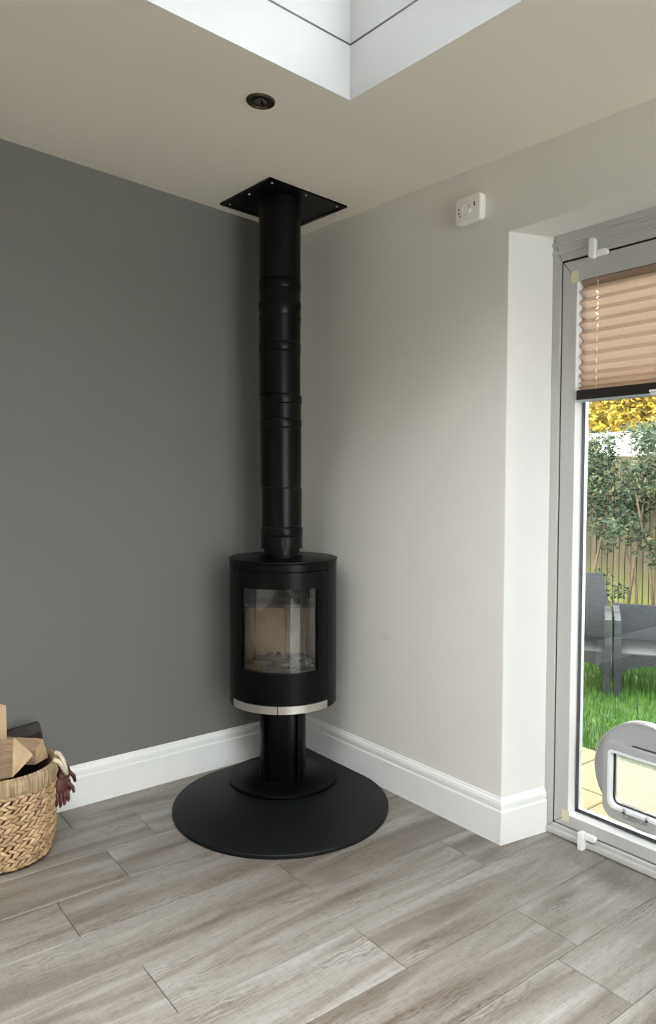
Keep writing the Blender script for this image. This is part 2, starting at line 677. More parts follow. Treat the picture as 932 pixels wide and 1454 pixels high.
for i in range(4):
    bm = new()
    xx = -hw + i * 2 * hw / 3
    box(bm, xx - .035, xx + .035, -.03, .03, 0, 2.05)
    obj('frame_post', bm, M['upvc'], w2)
for z in (0.0, 1.99):
    bm = new()
    box(bm, -hw, hw, -.032, .032, z, z + .06)
    obj('frame_rail', bm, M['upvc'], w2)
for i in range(3):
    bm = new()
    xx = -hw + i * 2 * hw / 3
    box(bm, xx + .03, xx + 2 * hw / 3 - .03, -.004, .004, .05, 2.0)
    obj('glass_pane', bm, M['glass'], w2)

# ceiling with the skylight opening
SX1, SX0, SY1, SY0 = -.600, -2.95, -1.080, -4.35
bm = new()


def slab(bm, x0, x1, y0, y1, th=.15):
    vs = []
    for dz in (0, th):
        for x, y in ((x0, y0), (x1, y0), (x1, y1), (x0, y1)):
            vs.append(bm.verts.new((x, y, cz(x, y) + dz)))
    b, t = vs[:4], vs[4:]
    bm.faces.new(b[::-1])
    bm.faces.new(t)
    for i in range(4):
        bm.faces.new([b[i], b[(i + 1) % 4], t[(i + 1) % 4], t[i]])


slab(bm, XB - .2, .28, SY1, .2)
slab(bm, XB - .2, .28, YB - .2, SY0)
slab(bm, XB - .2, SX0, SY0, SY1)
slab(bm, SX1, .28, SY0, SY1)
bmesh.ops.recalc_face_normals(bm, faces=bm.faces)
tag(obj('ceiling', bm, M['ceiling']), 'off-white plaster ceiling around the skylight', kind='structure')

# skylight: plaster upstand, bead, upper frame, glazed lantern
sky = tag(empty('window_1', ((SX0 + SX1) / 2, (SY0 + SY1) / 2, H)), 'white framed roof skylight set in the ceiling', kind='structure')
scx, scy = (SX0 + SX1) / 2, (SY0 + SY1) / 2


def ring_part(name, inset, h0, h1, th, mat, nudge=0):
    """four wall pieces of a rectangular ring; inset<0 grows outwards"""
    xs0, xs1, ys0, ys1 = SX0 + inset, SX1 - inset, SY0 + inset, SY1 - inset
    for (ax0, ax1, ay0, ay1) in ((xs1, xs1 + th, ys0 - th, ys1 + th), (xs0 - th, xs0, ys0 - th, ys1 + th), (xs0, xs1, ys1, ys1 + th), (xs0, xs1, ys0 - th, ys0)):
        bm = new()
        vs = []
        for h in (h0, h1):
            for x, y in ((ax0, ay0), (ax1, ay0), (ax1, ay1), (ax0, ay1)):
                vs.append(bm.verts.new((x - scx, y - scy, cz(x, y) + h - H)))
        b, t = vs[:4], vs[4:]
        bm.faces.new(b[::-1])
        bm.faces.new(t)
        for i in range(4):
            bm.faces.new([b[i], b[(i + 1) % 4], t[(i + 1) % 4], t[i]])
        obj(name, bm, mat, sky)


ring_part('upstand', .0015, -.0004, .158, .0014, M['upstand'])
ring_part('upstand_core', -.0005, .151, .158, .03, M['upstand'])
ring_part('bead', .0025, .158, .163, .03, M['greybead'])
ring_part('lantern_frame', -.004, .163, .36, .05, M['upstand'])
RZ = .95   # ridge height over H
ridge = [(-.0, .75), (-.0, -.75)]
hx, hy = (SX1 - SX0) / 2, (SY1 - SY0) / 2


def cl(x, y, h):
    return Vector((x, y, cz(x + scx, y + scy) + h - H))


cor = [cl(hx, hy, .36), cl(-hx, hy, .36), cl(-hx, -hy, .36), cl(hx, -hy, .36)]
r0, r1 = Vector((0, .75, RZ)), Vector((0, -.75, RZ))
for poly in ([cor[0], cor[1], r0], [cor[1], cor[2], r1, r0], [cor[2], cor[3], r1], [cor[3], cor[0], r0, r1]):
    bm = new()
    bm.faces.new([bm.verts.new(p) for p in poly])
    obj('glass_pane', bm, M['roofglass'], sky)
for a, b in ((cor[0], r0), (cor[1], r0), (cor[2], r1), (cor[3], r1), (r0, r1)):
    bm = new()
    tube(bm, [a, b], .03, 6)
    obj('rafter', bm, M['upstand'], sky)


# skirting boards
def skirt_profile(sign=1):
    return [(0, 0), (.018, 0), (.018, .114), (.0165, .117), (.0095, .1185), (.0095, .122), (.0145, .1245), (.0145, .139), (.011, .149), (.0055, .1535), (.0045, .1585), (.003, .1605), (0, .1605)]


def skirting(bm, p0, p1, nrm, m0=0.0, m1=0.0):
    """extrude the profile along p0-p1; nrm points into the room; m0/m1 mitre slopes"""
    d = Vector((p1[0] - p0[0], p1[1] - p0[1], 0)).normalized()
    pr = skirt_profile()
    A = [bm.verts.new(Vector((p0[0], p0[1], z)) + Vector((nrm[0], nrm[1], 0)) * t + d * (m0 * t)) for t, z in pr]
    B = [bm.verts.new(Vector((p1[0], p1[1], z)) + Vector((nrm[0], nrm[1], 0)) * t + d * (m1 * t)) for t, z in pr]
    n = len(pr)
    for i in range(n):
        bm.faces.new([A[i], A[(i + 1) % n], B[(i + 1) % n], B[i]])
    bm.faces.new(A[::-1])
    bm.faces.new(B)
    bmesh.ops.recalc_face_normals(bm, faces=bm.faces)


bm = new()
skirting(bm, (XB, 0), (0, 0), (0, -1), 0, -1)
tag(obj('baseboard_left', bm, M['gloss']), 'white moulded skirting under the dark grey wall', kind='structure')
bm = new()
skirting(bm, (0, 0), (0, DY0), (-1, 0), 1, 1)
tag(obj('baseboard_right', bm, M['gloss']), 'white moulded skirting under the pale grey wall', kind='structure')
bm = new()
skirting(bm, (0, DY0 - .001), (RX, -1.2340), (-.176, -.984), -1, 0)
tag(obj('baseboard_recess', bm, M['gloss']), 'short white skirting return inside the door recess', kind='structure')

# ------------------------------------------------------------------ patio door
door = tag(empty('door_1', (RX, -2.0, 0)), 'white plastic glazed patio door with pleated blind', kind='structure')
J0, J1 = -1.2350 + 2, -4.270 + 2          # local y of the outer frame
fx0, fx1 = 0.0, .075


def dpart(name, x0, x1, y0, y1, z0, z1, mat, bev=.003, par=door):
    bm = new()
    box(bm, x0, x1, y0, y1, z0, z1, bev=bev, seg=2)
    return obj(name, bm, mat, par)




def mitred(names, x0, x1, y0, y1, z0, z1, wl, wr, wb, wt, mat, par, bev=.003):
    """rectangular frame of four mitred pieces; y0 > y1 (y0 = viewer's left)"""
    g = .0006
    o = [(y0, z0), (y1, z0), (y1, z1), (y0, z1)]
    i = [(y0 - wl, z0 + wb), (y1 + wr, z0 + wb), (y1 + wr, z1 - wt), (y0 - wl, z1 - wt)]
    for k, nm in zip(range(4), names):
        j = (k + 1) % 4
        c = [o[k], o[j], i[j], i[k]]
        cy, czz = sum(p[0] for p in c) / 4, sum(p[1] for p in c) / 4
        c2 = []
        for p in c:
            d = Vector((cy - p[0], czz - p[1]))
            # pull the long ends in a hair so the joint shows
            if k % 2 == 0:
                c2.append((p[0] + math.copysign(g, d.x), p[1]))
            else:
                c2.append((p[0], p[1] + math.copysign(g, d.y)))
        bm = new()
        prism(bm, c2, x0, x1, axis='x', bev=bev, bev_side=True)
        obj(nm, bm, mat, par)


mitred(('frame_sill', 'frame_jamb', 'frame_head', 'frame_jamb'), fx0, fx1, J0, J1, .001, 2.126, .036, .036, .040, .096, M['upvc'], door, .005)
for zz in (2.055, 2.085):      # ridged extender on the head
    dpart('head_ridge', fx0 - .004, fx1, J1, J0, zz, zz + .012, M['upvc'], .002)
dpart('sill_nose', fx0 - .008, fx0 + .01, J1, J0 - .002, 0.002, .026, M['upvc'], .006)
leaves = [(-1.2755 + 2 - .7385 * i, -2.0050 + 2 - .7385 * i) for i in range(4)]
for (ya, yb) in leaves:
    leaf = empty('door_leaf', (0, 0, 0))
    leaf.parent = door
    sx0, sx1 = .004, .066
    st = .056
    z0, z1 = .0455, 2.0235
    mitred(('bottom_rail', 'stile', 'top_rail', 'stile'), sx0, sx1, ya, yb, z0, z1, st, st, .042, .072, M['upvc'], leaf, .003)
    ga, gb, gz0, gz1 = ya - st, yb + st, z0 + .042, z1 - .072
    # sloping glazing bead, four mitred strips
    bw = .011
    bm = new()
    o4 = [(ga, gz0), (gb, gz0), (gb, gz1), (ga, gz1)]
    i4 = [(ga - bw, gz0 + bw), (gb + bw, gz0 + bw), (gb + bw, gz1 - bw), (ga - bw, gz1 - bw)]
    vo = [bm.verts.new((sx0 + .002, *p)) for p in o4]
    vi = [bm.verts.new((.024, *p)) for p in i4]
    vb = [bm.verts.new((.034, *p)) for p in i4]
    for i in range(4):
        bm.faces.new([vo[i], vo[(i + 1) % 4], vi[(i + 1) % 4], vi[i]])
        bm.faces.new([vi[i], vi[(i + 1) % 4], vb[(i + 1) % 4], vb[i]])
    obj('glazing_bead', bm, M['gloss'], leaf)
    # dark glazing seal and outer bead of the double glazing
    bm = new()
    for (p, q) in ((0, 1), (1, 2), (2, 3), (3, 0)):
        pass
    t = .012
    box(bm, .034, .052, ga - bw - t, ga - bw + .001, gz0 + bw, gz1 - bw)
    box(bm, .034, .052, gb + bw - .001, gb + bw + t, gz0 + bw, gz1 - bw)
    box(bm, .034, .052, gb + bw, ga - bw, gz0 + bw - .001, gz0 + bw + t)
    box(bm, .034, .052, gb + bw, ga - bw, gz1 - bw - t, gz1 - bw + .001)
    obj('glazing_spacer', bm, M['alu'], leaf)
    bm = new()
    box(bm, .032, .036, gb + bw, ga - bw, gz0 + bw, gz1 - bw)
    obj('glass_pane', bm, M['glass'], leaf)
    # black gasket round the leaf
    bm = new()
    e = .0062
    box(bm, .008, .05, ya - .001, ya + e, z0 - .005, z1 + .006)
    box(bm, .016, .05, yb - e, yb + .001, z0 - .005, z1 + .006)
    box(bm, .008, .05, yb, ya, z1 - .001, z1 + e)
    box(bm, .016, .05, yb, ya, z0 - .005, z0 + .001)
    obj('gasket', bm, M['gasket'], leaf)
    if ya == leaves[0][0]:
        for zc in (gz1 + .012, gz0 - .006):       # yellowed corner tape
            bm = new()
            box(bm, .0025, .0045, ya - st - .006, ya - st + .022, zc - .018, zc + .022)
            obj('corner_tape', bm, M['tape'], leaf)


def hinge_clip(name, y, z, s):
    """white plastic blind-restraint clip: upright tongue over a rounded foot"""
    e = empty(name, (-.006, y, z))
    e.parent = door
    bm = new()
    prism(bm, rrect(-.011, .011, -.034, .034, .010), -.022, .002, axis='x', bev=.004)
    obj('tongue', bm, M['gloss'], e, smooth=True)
    bm = new()
    prism(bm, rrect(-.050, .018, s * .018 - .010, s * .018 + .010, .009), -.012, .008, axis='x', bev=.003)
    obj('foot', bm, M['gloss'], e, smooth=True)


hinge_clip('door_clip', -1.403 + 2, 2.040, -1)
hinge_clip('door_clip', -1.402 + 2, .030, 1)

# ------------------------------------------------------------------ pleated blind on the first leaf
ya, yb = leaves[0][0] - 2, leaves[0][1] - 2
blind = tag(empty('pleated_blind', (RX + .020, (ya + yb) / 2, 1.54)), 'tan pleated fabric blind half lowered over the door glass', 'blind')
by0, by1 = (ya - .073) - (ya + yb) / 2, (yb + .073) - (ya + yb) / 2
zt, zb = 1.948 - 1.54, 1.576 - 1.54
pn = 12
hs = []
for i in range(pn):     # pleats close up towards the bottom rail
    hs.append(1.0 if i < pn - 4 else (.85, .65, .45, .28)[i - (pn - 4)])
tot = sum(hs)
zs, xsn = [zt], [-.013]
z = zt
for h in hs:
    dz = (zt - zb) * h / tot
    wig = rng.uniform(-.0008, .0008)
    zs += [z - dz * .52, z - dz]
    xsn += [.004 + .003 * (1 - h) + wig, -.014 - .008 * (1 - h)]
    z -= dz
yh = -1.404 - (ya + yb) / 2
yh2 = -(yh) - .0
ycols = [by0, yh + .003, yh - .003, yh2 + .003, yh2 - .003, by1]
bm = new()
grid = []
for zz, xx in zip(zs, xsn):
    grid.append([bm.verts.new((xx, (yc + (.004 if xx < -.01 else 0)) if i == 0 else yc, zz)) for i, yc in enumerate(ycols)])
for r in range(len(zs) - 1):
    for c in range(len(ycols) - 1):
        a, b, d, e = grid[r][c], grid[r][c + 1], grid[r + 1][c + 1], grid[r + 1][c]
        if c in (1, 3):
            # punched cord hole in the middle of each pleat face
            def lerp(p, q, t):
                return p.co.lerp(q.co, t)
            t0, t1 = .30, .68
            p1, p2 = bm.verts.new(lerp(a, e, t0)), bm.verts.new(lerp(b, d, t0))
            p3, p4 = bm.verts.new(lerp(b, d, t1)), bm.verts.new(lerp(a, e, t1))
            bm.faces.new([a, b, p2, p1])
            bm.faces.new([p4, p3, d, e])
        else:
            bm.faces.new([a, b, d, e])
obj('pleated_fabric', bm, M['fabric'], blind)
bm = new()
box(bm, -.026, .006, by1 - .006, by0 + .006, .004, .037, bev=.002)
obj('bottom_rail', bm, M['railblack'], blind)
bm = new()
box(bm, -.026, .006, by1 - .006, by0 + .006, -.003, .004, bev=.001)
obj('rail_strip', bm, M['alu'], blind)
bm = new()
box(bm, -.042, -.024, -.018, .026, -.004, .012, bev=.003, seg=2)
box(bm, -.050, -.040, -.018, .026, .004, .012, bev=.002)
obj('pull_tab', bm, M['flaplight'], blind)
bm = new()
box(bm, -.014, .006, by1, by0, zt, zt + .0015)
obj('head_rail', bm, M['railblack'], blind)
for yy in (yh, yh2):
    bm = new()
    tube(bm, [(-.004, yy, zt), (-.004, yy, zb)], .0018, 6)
    obj('cord', bm, M['flaplight'], blind)  # white and thick, standing in for daylight seen through the holes

# ------------------------------------------------------------------ cat flap in the door glass
FY, FZ, FR = -1.602, .306, .176
flap = tag(empty('cat_flap', (RX + .032, FY, FZ)), 'round grey-white plastic cat flap fitted low in the door glass', 'cat flap')


def ring_prism(bm, outer, inner, k0, k1):
    n = len(outer)
    assert n == len(inner)
    V = {}
    for nm, poly, k in (('o0', outer, k0), ('o1', outer, k1), ('i0', inner, k0), ('i1', inner, k1)):
        V[nm] = [bm.verts.new((k, a, b)) for a, b in poly]
    for i in range(n):
        j = (i + 1) % n
        bm.faces.new([V['o0'][i], V['o0'][j], V['i0'][j], V['i0'][i]])
        bm.faces.new([V['o1'][i], V['i1'][i], V['i1'][j], V['o1'][j]])
        bm.faces.new([V['o0'][i], V['o1'][i], V['o1'][j], V['o0'][j]])
        bm.faces.new([V['i0'][i], V['i0'][j], V['i1'][j], V['i1'][i]])
    bmesh.ops.recalc_face_normals(bm, faces=bm.faces)


ih = rrect(-.110, .110, -.125, .078, .022, 8)
n_in = len(ih)


def circ_match(R, poly, cy=0, cz_=0):
    out = []
    for a, b in poly:
        t = math.atan2(b - cz_, a - cy)
        out.append((cy + R * math.cos(t), cz_ + R * math.sin(t)))
    return out


def dense(poly, n=10):
    out = []
    for i in range(len(poly)):
        a, b = poly[i], poly[(i + 1) % len(poly)]
        L = math.dist(a, b)
        m_ = max(1, int(L / .012))
        for k in range(m_):
            t = k / m_
            out.append((a[0] + (b[0] - a[0]) * t, a[1] + (b[1] - a[1]) * t))
    return out


ihd = dense(ih)
bm = new()
ring_prism(bm, circ_match(FR, ihd), ihd, -.014, .02)
ring_prism(bm, circ_match(FR, ihd), circ_match(FR - .006, ihd), -.018, -.012)
obj('round_plate', bm, M['flapgrey'], flap, smooth=True)
oh = dense(rrect(-.145, .140, -.158, .098, (.045, .045, .02, .02), 8))
om = circ_match(1, oh)


def resample(poly, n):
    P_ = [Vector((*p, 0)) for p in poly]
    L = [0]
    for i in range(len(P_)):
        L.append(L[-1] + (P_[(i + 1) % len(P_)] - P_[i]).length)
    out = []
    j = 0
    for k in range(n):
        s = L[-1] * k / n
        while L[j + 1] < s:
            j += 1
        t = (s - L[j]) / max(1e-9, L[j + 1] - L[j])
        q = P_[j].lerp(P_[(j + 1) % len(P_)], t)
        out.append((q.x, q.y))
    return out


NO = 120
fo = resample(rrect(-.127, .127, -.158, .098, (.045, .045, .022, .022), 8), NO)
fo2 = [(a * .985, -.03 + (b + .03) * .985) for a, b in fo]
fi = resample(rrect(-.108, .108, -.122, .074, (.026, .026, .012, .012), 8), NO)
bm = new()
V0 = [bm.verts.new((-.010, a, b)) for a, b in fo]
V1 = [bm.verts.new((-.046, a, b)) for a, b in fo]
V2 = [bm.verts.new((-.049, a, b)) for a, b in fo2]
V3 = [bm.verts.new((-.049, a, b)) for a, b in fi]
V4 = [bm.verts.new((-.010, a, b)) for a, b in fi]
for A, B in ((V0, V1), (V1, V2), (V2, V3), (V3, V4)):
    for i in range(NO):
        j = (i + 1) % NO
        bm.faces.new([A[i], A[j], B[j], B[i]])
bmesh.ops.recalc_face_normals(bm, faces=bm.faces)
obj('frame', bm, M['flapgrey'], flap, smooth=True)
bz_o = resample(rrect(-.1075, .1075, -.1215, .0735, (.026, .026, .012, .012), 8), NO)
bz_i = resample(rrect(-.098, .098, -.112, .066, (.022, .022, .008, .008), 8), NO)
bm = new()
ring_prism(bm, bz_o, bz_i, -.051, -.012)
obj('bezel', bm, M['flaplight'], flap, smooth=True)
bz_o2 = resample(rrect(-.0978, .0978, -.1118, .0658, (.022, .022, .008, .008), 8), NO)
bz_i2 = resample(rrect(-.0935, .0935, -.1075, .0625, (.020, .020, .006, .006), 8), NO)
bm = new()
ring_prism(bm, bz_o2, bz_i2, -.030, -.014)
obj('seal', bm, M['darkplastic'], flap, smooth=True)
bm = new()
prism(bm, rrect(-.091, .091, -.105, .058, (.018, .018, .005, .005)), -.026, -.022, axis='x')
pan = obj('flap_panel', bm, M['acrylic'], flap)
bm = new()
box(bm, -.030, -.019, -.092, .092, .050, .062, bev=.002)
obj('hinge_bar', bm, M['acrylic'], pan)
for yy in (.045, -.032):
    bm = new()
    box(bm, -.056, -.044, yy - .0055, yy + .0055, -.119, -.108, bev=.003, seg=2)
    obj('latch_knob', bm, M['alu'], flap)
    bm = new()
    box(bm, -.058, -.050, yy - .0045, yy + .0045, -.123, -.117, bev=.002)
    obj('latch_slot', bm, M['darkplastic'], flap)
bm = new()
prism(bm, rrect(-.065, .035, -.036, -.022, .006), .0965, .0990, axis='z', M=Matrix(((0, 1, 0, 0), (1, 0, 0, 0), (0, 0, 1, 0), (0, 0, 0, 1))))
obj('top_slot', bm, M['darkplastic'], flap)
# printed mark: framed box of two cells, then the word
mk = empty('print_mark', (-.0493, .048, -.140))
mk.parent = flap
bm = new()
# local: y towards viewer's right is negative
for (y0, y1, z0, z1) in ((0, -.018, 0, .0022), (0, -.018, .0118, .014), (0, -.0022, 0, .014), (-.0165, -.0195, 0, .014),
                         (-.018, -.042, .0, .0022), (-.018, -.042, .0100, .014), (-.0395, -.042, 0, .014), (-.022, -.037, .0045, .0065)):
    box(bm, -.0004, .0004, min(y0, y1), max(y0, y1), z0, z1)
obj('logo_box', bm, M['flapprint'], mk)
bm = new()
tc = bpy.data.curves.new('flap_word', 'FONT')
tc.body = 'FLAP'
tc.size = .0165
tc.extrude = .0003
to = bpy.data.objects.new('tmp_text', tc)
C.objects.link(to)
bpy.context.view_layer.update()
tm = bpy.data.meshes.new_from_object(to)
bpy.data.objects.remove(to)
tm.name = 'lettering'
tm.materials.clear()
lo = link('lettering', tm, M['flapprint'], mk)
lo.matrix_local = Matrix(((0, 0, -1, -.0004), (-1, 0, 0, -.046), (0, 1, 0, .0008), (0, 0, 0, 1)))

# ------------------------------------------------------------------ hearth
AX, AY = -.300, -.297
HC = (-.437, -.482)
HR = .418
bm = new()
poly = []
lim = .020
# teardrop: round front, straight flanks along both skirtings meeting in the corner
a_start = None
n = 140
for i in range(n + 1):
    a = PI * .5 + 0 + (1.5 * PI - 0) * i / n      # from +y round the front to +x
    x, y = HC[0] + HR * math.cos(a), HC[1] + HR * math.sin(a)
    if x > -lim or y > -lim:
        x, y = min(x, -lim), min(y, -lim)
    poly.append((x, y))
poly.append((-lim, -lim))
clean = []
for p in poly:
    if not clean or math.dist(p, clean[-1]) > 1e-4:
        clean.append(p)
prism(bm, [(x - HC[0], y - HC[1]) for x, y in clean], 0, .016, bev=.003, seg=3)
he = obj('hearth_plate', bm, M['hearth'], None, smooth=True, loc=(HC[0], HC[1], .0))
tag(he, 'black teardrop hearth plate on the floor under the stove', 'hearth')

# ------------------------------------------------------------------ stove
FA = math.radians(229.8)
stove = tag(empty('wood_stove', (AX, AY, .0165), FA), 'black cylindrical wood burning stove on a pedestal with curved glass door', 'stove')
SR = .222
Z0, ZS, ZD, ZT, ZP = .352 - .0165, .385 - .0165, .9075 - .0165, .9375 - .0165, .9485 - .0165
DA = math.radians(58.5)
# pedestal
bm = new()
lathe(bm, [(0, 0), (.226, 0), (.228, .002), (.228, .010), (.226, .012), (.150, .013), (.146, .016), (0, .016)], 72)
obj('base_plate', bm, M['stove'], stove, smooth=True)
bm = new()
pr = rrect(-.098, .098, -.094, .094, .07, 10)
prism(bm, pr, .014, Z0 + .01, bev=.001)
col = obj('pedestal_column', bm, M['stove'], stove, smooth=True)
for s in (-1, 1):
    bm = new()
    box(bm, -.02, .102, s * .071 - .002, s * .071 + .002, .016, Z0)
    obj('column_rib', bm, M['stove'], col)
# casing: rear shell, sides
bm = new()
a0, a1 = DA + .006, 2 * PI - DA - .006
lathe(bm, [(SR, Z0), (SR, ZT), (SR - .012, ZT), (SR - .012, Z0)], 72, a0, a1, close=True)
obj('casing', bm, M['stove'], stove, smooth=True)
bm = new()
lathe(bm, [(0, Z0 + .004), (SR - .004, Z0 + .004), (SR - .004, Z0 + .014), (0, Z0 + .014)], 64)
obj('floor_plate', bm, M['stove'], stove, smooth=True)
bm = new()
lathe(bm, [(0, ZT + .001), (SR - .004, ZT + .001), (SR + .0025, ZT + .003), (SR + .0035, ZT + .006), (SR + .0025, ZT + .010), (SR - .002, ZT + .0115), (0, ZT + .0115)], 96)
obj('top_plate', bm, M['stove'], stove, smooth=True)
bm = new()
lathe(bm, [(SR - .001, ZD + .003), (SR - .001, ZT), (SR - .012, ZT), (SR - .012, ZD + .003)], 40, -DA, DA, close=True)
obj('top_band', bm, M['stove'], stove, smooth=True)
# door with window opening
GA = math.radians(44)
GZ0, GZ1 = .512 - .0165, .8425 - .0165
sd = empty('stove_door', (0, 0, 0))
sd.parent = stove
bm = new()


def shell_patch(bm, a0, a1, z0, z1, ro, ri, seg):
    lathe(bm, [(ro, z0), (ro, z1), (ri, z1), (ri, z0)], seg, a0, a1, close=True)


dz0, dz1 = ZS + .002, ZD - .001
dz_side = DA - .004
shell_patch(bm, -dz_side, dz_side, dz0, GZ0, SR, SR - .016, 40)
shell_patch(bm, -dz_side, dz_side, GZ1, dz1, SR, SR - .016, 40)
shell_patch(bm, -dz_side, -GA, GZ0, GZ1, SR, SR - .016, 8)
shell_patch(bm, GA, dz_side, GZ0, GZ1, SR, SR - .016, 8)
obj('door_panel', bm, M['stove'], sd, smooth=True)
bm = new()
lathe(bm, [(SR - .009, GZ0 - .01), (SR - .009, GZ1 + .01)], 40, -GA - .03, GA + .03)
obj('glass_pane', bm, M['stoveglass'], sd, smooth='all')
bm = new()
for a0, a1 in ((-GA - .005, -GA + .02), (GA - .02, GA + .005)):
    shell_patch(bm, a0, a1, GZ0, GZ1, SR - .011, SR - .018, 3)
shell_patch(bm, -GA, GA, GZ0, GZ0 + .007, SR - .011, SR - .018, 30)
obj('glass_frame', bm, M['soot'], sd, smooth=True)
# brushed steel air control strips
for a0, a1 in ((-DA, -.008), (.008, DA)):
    bm = new()
    shell_patch(bm, a0, a1, Z0 + .001, ZS - .001, SR + .001, SR - .010, 24)
    obj('air_vent_strip', bm, M['steel'], stove, smooth=True)
# fire chamber: side and back bricks, baffle, floor, grate
fb = empty('fire_chamber', (0, 0, 0))
fb.parent = stove
WB = .150
bz0, bz1 = GZ0 - .005, .725 - .0165
for s in (-1, 1):
    bm = new()
    prism(bm, [(.135, s * .150), (.135, s * .168), (-.10, s * .150), (-.10, s * .132)], bz0, bz1 + .012, bev=.002)
    obj('side_brick', bm, M['brick_in'], fb)
for i in range(2):
    bm = new()
    y0 = -.131 + i * .132
    box(bm, -.128, -.104, y0, y0 + .130, bz0, bz1, bev=.002)
    obj('back_brick', bm, M['brick_in'], fb)
bm = new()
box(bm, -.190, -.130, -.14, .14, bz0, dz1)
obj('back_plate', bm, M['soot'], fb)
bm = new()
box(bm, -.128, .03, -.16, .16, bz1 + .014, bz1 + .030)
obj('baffle', bm, M['soot'], fb)
bm = new()
lathe(bm, [(0, ZT - .006), (SR - .02, ZT - .006), (SR - .02, ZT - .001), (0, ZT - .001)], 48)
obj('chamber_roof', bm, M['soot'], fb)
bm = new()
for a0 in (DA, -DA - .9):
    shell_patch(bm, a0, a0 + .9, bz0, ZT - .006, SR - .014, SR - .018, 10)
obj('chamber_side', bm, M['soot'], fb, smooth=True)
bm = new()
prism(bm, [(.19, -.10), (.205, 0), (.19, .10), (.135, .15), (-.104, .132), (-.104, -.132), (.135, -.15)], bz0 - .014, bz0)
obj('ash_floor', bm, M['ash'], fb)
bm = new()
prism(bm, [(.135, -.148), (.06, -.135), (.075, -.06), (.165, -.075)], bz0, bz0 + .022, bev=.003)
obj('hearth_brick', bm, M['brick_in'], fb)
lg = random.Random(3)
for i in range(16):
    bm = new()
    cx_, cy_ = lg.uniform(-.03, .15), lg.uniform(-.06, .125)
    a = lg.uniform(0, PI)
    L = lg.uniform(.03, .075)
    zz = bz0 + .010 + lg.uniform(0, .028)
    d = Vector((math.cos(a), math.sin(a), lg.uniform(-.25, .25))) * L
    c_ = Vector((cx_, cy_, zz))
    side = Vector((-d.y, d.x, 0)).normalized() * lg.uniform(-.012, .012)
    tube(bm, [c_ - d * .5, c_ - d * .15 + side, c_ + d * .2 + side * .6, c_ + d * .5], [.007, .012, .011, .006], 6)
    obj('charred_piece', bm, M['char'] if lg.random() < .55 else M['ash'], fb)

# ------------------------------------------------------------------ flue pipe
ZB = .950
flue = tag(empty('flue_pipe', (AX, AY, ZB)), 'black vertical flue pipe rising from the stove to the ceiling', 'flue pipe')
PR_ = .0845
imr = Vector((rt.x, rt.y, 0))
toc = Vector((-.576, -.817, 0))
low = imr * (-.006)
mid = imr * (-.014)
top = imr * (-.014) + toc * .012


def sect(name, z0, z1, off, r=PR_, lip=.0):
    bm = new()
    pr = [(r - .004, z0), (r, z0 + .0015), (r, z1 - .0015), (r - .004, z1)]
    lathe(bm, pr, 56)
    o = obj(name, bm, M['flue'], flue, smooth=True)
    o.location = (off.x, off.y, -ZB)
    return o


def band(par_off, zc, h=.016, r=PR_ + .0022):
    """locking band: rounded strap between two thin grooves"""
    bm = new()
    lathe(bm, [(PR_ - .003, zc - h - .002), (r - .001, zc - h), (r, zc - h + .003), (r, zc + h - .003), (r - .001, zc + h), (PR_ - .003, zc + h + .002)], 56)
    o = obj('locking_band', bm, M['flue'], flue, smooth=True)
    o.location = (par_off.x, par_off.y, -ZB)


bm = new()
lathe(bm, [(.0, 0), (.088, 0), (.088, .006), (.074, .008), (.074, .045), (0, .045)], 56)
o = obj('flue_spigot', bm, M['flue'], flue, smooth=True)
o.location = (low.x, low.y, 0.0)
bm = new()
lathe(bm, [(PR_ - .005, .986), (PR_ + .0015, .986), (PR_ + .0015, 1.036), (PR_ - .005, 1.036)], 56, close=True)
o = obj('bottom_collar', bm, M['flue'], flue, smooth=True)
o.location = (low.x, low.y, -ZB)
bm = new()
t0 = math.atan2(toc.y, toc.x) + .12
box(bm, PR_ - .002, PR_ + .0035, -.011, .011, .987, 1.034, bev=.001, M=Matrix.Rotation(t0, 4, 'Z'))
o = obj('collar_clip', bm, M['flue'], flue)
o.location = (low.x, low.y, -ZB)
bm = new()
lathe(bm, [(PR_ - .0055, 1.03), (PR_ - .0055, 1.90)], 40)
o = obj('inner_pipe', bm, M['soot'], flue, smooth=True)
o.location = (low.x * .5 + mid.x * .5, low.y * .5 + mid.y * .5, -ZB)
GH = .0195
lm = low * .5 + mid * .5
band(low, 1.0550)
sect('pipe_section', 1.0550 + GH, 1.235, low, PR_ - .0012)
sect('pipe_section', 1.235, 1.4975 - GH, lm, PR_ + .0006)
band(lm, 1.4975)
sect('pipe_section', 1.4975 + GH, 1.5960 - GH, lm)
band(lm, 1.5960)
sect('pipe_section', 1.5960 + GH, 1.8075 - GH, mid)
band(mid, 1.8075)
# double-bend adjuster: three short tilted rings
bm = new()
rings = []
prof = [(1.827, mid, PR_ - .006), (1.8275, mid, PR_), (1.905, mid, PR_ + .0005), (1.928, mid, PR_ + .0035), (1.934, mid + toc * .002, PR_ + .001), (1.962, mid + toc * .010, PR_ + .0005), (1.968, mid + toc * .0125, PR_ + .003), (1.985, mid + toc * .0125, PR_ + .003), (1.992, top, PR_), (2.0325, top, PR_), (2.033, top, PR_ - .005), (2.075, top, PR_ - .005)]
for z, o_, r in prof:
    rings.append([bm.verts.new((o_.x + r * math.cos(2 * PI * i / 56), o_.y + r * math.sin(2 * PI * i / 56), z - ZB)) for i in range(56)])
for a, b in zip(rings[:-1], rings[1:]):
    for i in range(56):
        bm.faces.new([a[i], a[(i + 1) % 56], b[(i + 1) % 56], b[i]])
obj('elbow', bm, M['flue'], flue, smooth=True)
band(top, 2.0525)
sect('pipe_section', 2.0525 + GH, cz(AX, AY) - .010, top)
